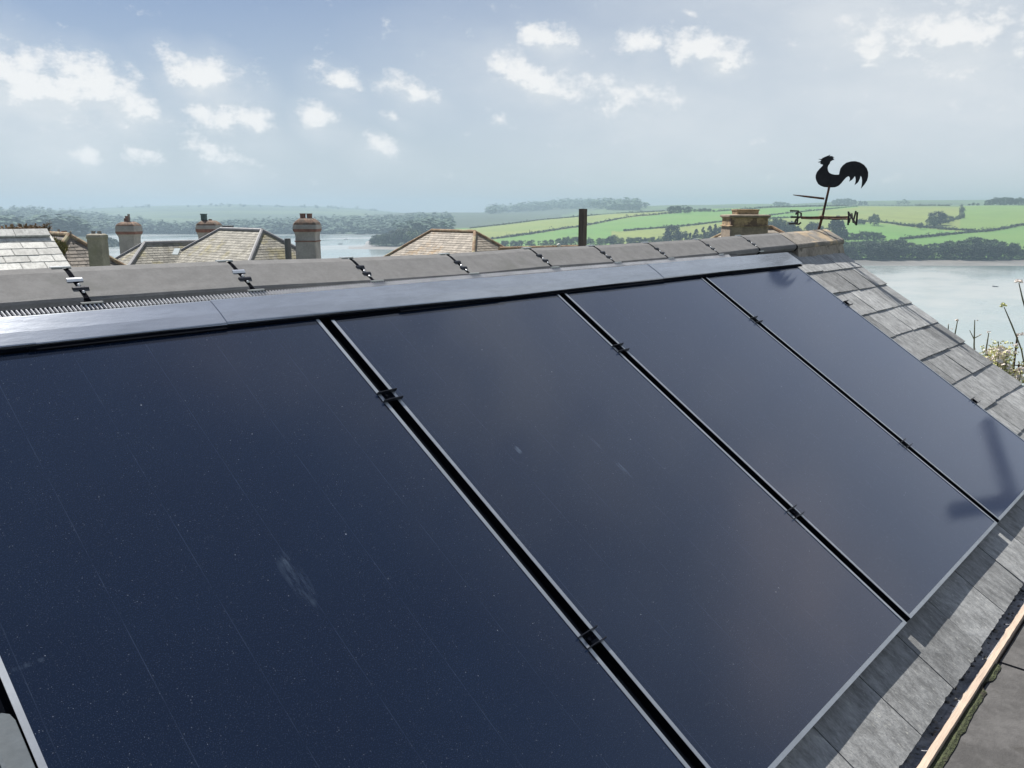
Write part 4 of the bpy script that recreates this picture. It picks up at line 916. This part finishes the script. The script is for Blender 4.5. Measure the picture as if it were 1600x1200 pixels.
flower_stem([(1562, 590), (1560, 560), (1560, 534)], [], 'bare upright twig in front of the yellow blossom')
g = random.Random(9); P = at(1560, 600, PLF); base = np.array([P[0], P[1], ground_z(P)])
sh = thing('blossom_shrub', 'shrub covered in cream and yellow blossom right of the slate verge', 'shrub', base)
b = MB(); fb = MB(); lb = MB()
for i in range(70):
    x = g.choice([g.gauss(1553, 9), g.gauss(1570, 6), g.gauss(1595, 7)]); y = g.uniform(545, 600) if x < 1578 else g.uniform(578, 640)
    if x < 1540: y = max(y, 560)
    c = at(x, y, PLF+g.uniform(-.2, .2)); b.tube([np.array([0, 0, 0]), np.array([g.uniform(-.2, .2), g.uniform(-.2, .2), 1.0]), (c-base)*np.array([.9, .9, .8]), c-base], [.012, .009, .006, .003], 5)
    (flower(fb, c-base, g.uniform(.03, .058), g, 18)); 
    for k in range(14): flower(lb, c-base+np.array([g.gauss(0, .05), g.gauss(0, .05), g.gauss(0, .05)]), .025, g, 3)
for x, y in ((1593, 525), (1597, 523), (1588, 540), (1587, 552), (1548, 547), (1552, 546)):
    flower(fb, at(x, y, PLF)-base, .03, g, 12)
b.obj('stems', M_STEM, sh); fb.obj('blossom', M_PETAL, sh); lb.obj('leaves', M_BLOSSOM, sh)
tr = thing('trellis', 'rusty iron trellis of two posts and thin rails at the right edge', 'trellis', np.array([*at(1586, 600, PLF+.1)[:2], ground_z(at(1586, 600, PLF))])); R0 = np.array(tr.location)
for xa, ya, xb, yb, r in ((1581, 600, 1590, 521, .0085), (1590, 600, 1592, 569, .0085)):
    b = MB(); p = at(xa, ya, PLF+.1); b.tube([np.array([p[0], p[1], R0[2]])-R0, p-R0, at(xb, yb, PLF+.1)-R0], r, 8); b.obj('post', M_RUST, tr)
for xa, ya, xb, yb in ((1567, 569, 1625, 574), (1560, 582, 1625, 584), (1562, 590, 1600, 574), (1580, 605, 1625, 588)):
    b = MB(); b.tube([at(xa, ya, PLF+.12)-R0, at(xb, yb, PLF+.08)-R0], .0055, 6); b.obj('rail', M_RUST, tr)
# crossed timber standing outside the frame past the gable; the last panel mirrors it
def mirror_pt(x, y, tdist):
    d = ray(x, y); d = d/np.linalg.norm(d); P = d*((O @ NN)/(d @ NN)); w_ = d-2*(d @ NN)*NN; return P+w_*tdist
m1, m2 = mirror_pt(1486, 798, 2.5), mirror_pt(1605, 768, 2.5); q1, q2 = mirror_pt(1543, 660, 2.5), mirror_pt(1582, 780, 2.5)
gz0 = ground_z(m1); tp = thing('timber_post', 'dark crossed timber post mirrored in the farthest solar panel', 'post', (m1[0], m1[1], gz0)); R0 = np.array(tp.location)
M_DARKW = mat('tarred_timber', (.02, .019, .02), .9, var=.3)
b = MB(); b.tube([(0, 0, 0), (m1+m2)/2*np.array([0, 0, 1])-np.array([0, 0, R0[2]]), np.array([0, 0, max(m1[2], m2[2])-R0[2]])], .058, 10); b.obj('upright', M_DARKW, tp)
b = MB(); b.tube([q1-R0, q2-R0], .052, 10); b.obj('crossbar', M_DARKW, tp)
# ------------------------------------------------------------------ sky, sun, air, camera
SUN_EL, SUN_AZ = math.radians(55), math.radians(11)
sd = Vector((math.cos(SUN_EL)*math.sin(SUN_AZ), math.cos(SUN_EL)*math.cos(SUN_AZ), math.sin(SUN_EL)))
L = bpy.data.lights.new('sun', 'SUN'); L.energy = 5.0; L.angle = math.radians(.55); L.color = (1, .955, .89)
lo_ = bpy.data.objects.new('sun', L); C.objects.link(lo_); lo_.rotation_mode = 'QUATERNION'; lo_.rotation_quaternion = sd.to_track_quat('Z', 'Y'); lo_.location = (0, 0, 60)
SKY, EXPO = .055, .72
wld = bpy.data.worlds.new('World'); bpy.context.scene.world = wld; wld.use_nodes = True; t = NT(wld.node_tree)
bg = t.n['Background']; bg.inputs['Strength'].default_value = SKY
sky = t.new('ShaderNodeTexSky', sky_type='NISHITA'); sky.sun_disc = False; sky.sun_elevation = SUN_EL; sky.sun_rotation = SUN_AZ; sky.altitude = 50; sky.air_density = 1.0; sky.dust_density = 1.2; sky.ozone_density = 1.5
dirv = t.coord('Generated')
K = 1/(SKY*2**EXPO)
CL = [(55, 150, 140, 66, 1.25), (150, 150, 105, 56, 1.25), (-40, 115, 120, 74, 1.25), (225, 172, 50, 24, .9), (310, 112, 74, 40, 1.15), (355, 186, 74, 30, 1.05), (325, 178, 40, 34, 1.), (335, 240, 66, 28, .95), (530, 125, 48, 30, .95), (495, 177, 42, 26, 1.), (640, 142, 56, 27, .95),
      (590, 232, 54, 22, .8), (855, 58, 60, 30, 1.05), (835, 128, 86, 40, 1.1), (1000, 66, 38, 32, .9), (1100, 90, 84, 42, 1.1), (1070, 75, 40, 30, .9), (1375, 62, 64, 42, .85), (1510, 62, 150, 70, .86), (135, 258, 46, 20, .8), (228, 242, 44, 18, .75), (780, 185, 36, 16, .7), (1080, 22, 30, 14, .6), (620, 188, 26, 12, .6), (960, 150, 110, 44, .7),
      (1250, -150, 240, 90, 1.0), (700, -260, 300, 80, .8)]
SOFT = [(90, 240, 260, 90, .8), (1480, 90, 380, 170, 1.3), (980, 170, 360, 110, .95), (860, 110, 200, 90, .5), (1300, -60, 500, 170, .9), (1150, 100, 200, 90, .6), (330, 190, 160, 90, .3)]
FAR = [(60, 26, .22, .08, 1.15), (48, 19, .30, .10, .7), (34, 43, .30, .13, 1.2), (52, 34, .22, .08, .6), (44, 30, .12, .05, .7)]   # (bearing right of the view axis in degrees, elevation, size): clouds beyond the frame
def azel(x, y):
    d = ray(x, y); d = d/np.linalg.norm(d); return math.atan2(d @ RH, d @ FH), math.asin(d[2])
gt = bpy.data.node_groups.new('cloud_field', 'ShaderNodeTree')
gt.interface.new_socket('Vector', in_out='INPUT', socket_type='NodeSocketVector'); gt.interface.new_socket('Dense', in_out='OUTPUT', socket_type='NodeSocketFloat'); gt.interface.new_socket('Soft', in_out='OUTPUT', socket_type='NodeSocketFloat'); gt.interface.new_socket('Warm', in_out='OUTPUT', socket_type='NodeSocketFloat')
s = NT(gt); gi = s.new('NodeGroupInput'); go = s.new('NodeGroupOutput'); sp = s.new('ShaderNodeSeparateXYZ'); s.l.new(gi.outputs[0], sp.inputs[0])
w1 = s.noise(gi.outputs[0], 14, 3, .5, out=1); wv = s.new('ShaderNodeSeparateColor'); s.l.new(w1, wv.inputs[0])
az_ = s.math('ADD', sp.outputs[0], s.math('MULTIPLY', s.math('SUBTRACT', wv.outputs[0], .5), .05)); el_ = s.math('ADD', sp.outputs[1], s.math('MULTIPLY', s.math('SUBTRACT', wv.outputs[1], .5), .04))
def blobs(lst):
    tot = None
    for a, e, w_, h_, amp in lst:
        d2 = s.math('ADD', s.math('POWER', s.math('DIVIDE', s.math('SUBTRACT', az_, a), w_), 2.), s.math('POWER', s.math('DIVIDE', s.math('ADD', s.math('SUBTRACT', el_, e), s.math('MULTIPLY', s.math('SUBTRACT', az_, a), .22)), h_), 2.))
        v = s.math('MULTIPLY', s.ramp(s.math('SQRT', d2), 1.25, 0., smooth=False), amp); tot = v if tot is None else s.math('MAXIMUM', tot, v)
    return tot
conv = lambda l: [(*azel(x, y), w_/XS*(math.cos(azel(x, y)[0])**2), h_/XS, a) for x, y, w_, h_, a in l]
den = blobs(conv([(x, y-h_*.1, w_, h_*.82, a) for x, y, w_, h_, a in CL]))
sof = blobs(conv(SOFT)+conv([(x+w_*.15, y+h_*.5, w_*1.45, h_*1.5, a*.85) for x, y, w_, h_, a in CL])+[(math.radians(a), math.radians(e), w_*1.8, h_*1.8, am) for a, e, w_, h_, am in FAR])
nz = s.noise(s.vscale(gi.outputs[0], (1, 1.4, 1)), 30, 11, .66); nz2 = s.noise(s.vscale(gi.outputs[0], (1, 2.2, 1), (3, 1, 0)), 7, 6, .6)
dn = s.math('ADD', s.math('SUBTRACT', den, .31), s.math('MULTIPLY', s.math('SUBTRACT', nz, .5), 2.3))
war = blobs([(math.radians(a), math.radians(e), w_, h_, am) for a, e, w_, h_, am in ((58, 28, .16, .09, 1.0), (64, 31, .11, .06, .8), (18, 60, .25, .08, .3))])
s.l.new(s.math('MULTIPLY', war, s.ramp(nz2, .3, .7, .5, 1.1)), go.inputs[2]); s.l.new(dn, go.inputs[0]); s.l.new(s.math('MULTIPLY', sof, s.ramp(nz2, .25, .75, .35, 1.15)), go.inputs[1])
sxyz = t.new('ShaderNodeVectorMath', operation='DOT_PRODUCT'); t.l.new(dirv, sxyz.inputs[0]); sxyz.inputs[1].default_value = tuple(FH)
sr = t.new('ShaderNodeVectorMath', operation='DOT_PRODUCT'); t.l.new(dirv, sr.inputs[0]); sr.inputs[1].default_value = tuple(RH)
sz = t.new('ShaderNodeSeparateXYZ'); t.l.new(dirv, sz.inputs[0])
az = t.math('ARCTAN2', sr.outputs['Value'], sxyz.outputs['Value']); el = t.math('ARCSINE', t.math('MINIMUM', t.math('MAXIMUM', sz.outputs[2], -1.), 1.))
cv = t.new('ShaderNodeCombineXYZ'); t.l.new(az, cv.inputs[0]); t.l.new(el, cv.inputs[1])
def grp(vec):
    g_ = t.new('ShaderNodeGroup'); g_.node_tree = gt; t.l.new(vec, g_.inputs[0]); return g_
g1_ = grp(cv.outputs[0]); ofs = t.new('ShaderNodeVectorMath', operation='ADD'); t.l.new(cv.outputs[0], ofs.inputs[0]); ofs.inputs[1].default_value = (-.010, .020, 0); g2_ = grp(ofs.outputs[0])
cov = t.ramp(g1_.outputs[0], -.14, .56); lit = t.ramp(t.math('SUBTRACT', g1_.outputs[0], g2_.outputs[0]), -.30, .30)
sc_ = lambda c: tuple(v*K for v in c)
skyc = t.mix(1.0, sky.outputs[0], (.47, .58, .76), 'MULTIPLY')
hz = t.ramp(el, 0.0, .34, 1., 0.)
skyc = t.mix(t.math('MULTIPLY', hz, .62), skyc, sc_((.68, .74, .785)))
veil = t.ramp(az, -.45, .50, .0, .62)
skyc = t.mix(t.math('MULTIPLY', veil, t.ramp(el, .9, .3, .35, 1.)), skyc, sc_((.71, .765, .82)))
skyc = t.mix(t.math('MULTIPLY', t.math('MINIMUM', g1_.outputs[1], 1.), .75), skyc, sc_((.79, .82, .845)))
skyc = t.mix(t.math('MULTIPLY', t.math('MINIMUM', g1_.outputs[2], 1.), .9), skyc, sc_((1.10, .98, .94)))
ccol = t.mix(lit, sc_((.73, .77, .80)), sc_((.96, .955, .945)))
skyc = t.mix(t.math('MULTIPLY', cov, t.ramp(lit, 0., 1., .62, .92)), skyc, ccol)
t.put(skyc, bg.inputs['Color'])
wld.cycles.sampling_method = 'MANUAL'; wld.cycles.sample_map_resolution = 512
# air
zmax = float(Zg.max())+24; zt = max(zmax, 3.0)
b = MB(); f0, f1, r = -260, 5800, 9300
b.hexa([W(f0, -r, -42), W(f0, r, -42), W(f1, r, -42), W(f1, -r, -42), W(f0, -r, zt), W(f0, r, zt), W(f1, r, zt), W(f1, -r, zt)])
hm = bpy.data.materials.new('haze'); hm.use_nodes = True; ht = NT(hm.node_tree); ht.n.remove(ht.n['Principled BSDF']); pv = ht.new('ShaderNodeVolumePrincipled')
pv.inputs['Color'].default_value = (.42, .54, .645, 1); pv.inputs['Density'].default_value = 3.5e-4; pv.inputs['Anisotropy'].default_value = .25
ht.l.new(pv.outputs[0], ht.n['Material Output'].inputs['Volume'])
tag(b.obj('haze', hm), kind='stuff')
cd = bpy.data.cameras.new('camera'); cd.sensor_width = 36; cd.lens = 36*FPX/1600; cd.clip_start = .02; cd.clip_end = 30000
co = bpy.data.objects.new('camera', cd); C.objects.link(co)
Mx = Matrix(((*RC[0], 0), (*RC[1], 0), (*(-RC[2]), 0), (0, 0, 0, 1))).transposed(); co.matrix_world = Mx
sc = bpy.context.scene; sc.camera = co
sc.view_settings.view_transform = 'Standard'; sc.view_settings.look = 'None'; sc.view_settings.exposure = EXPO; sc.view_settings.gamma = 1
sc.render.engine = 'CYCLES'; sc.cycles.use_denoising = True; sc.cycles.max_bounces = 6; sc.cycles.diffuse_bounces = 3; sc.cycles.glossy_bounces = 3; sc.cycles.volume_bounces = 1; sc.cycles.sample_clamp_indirect = 8
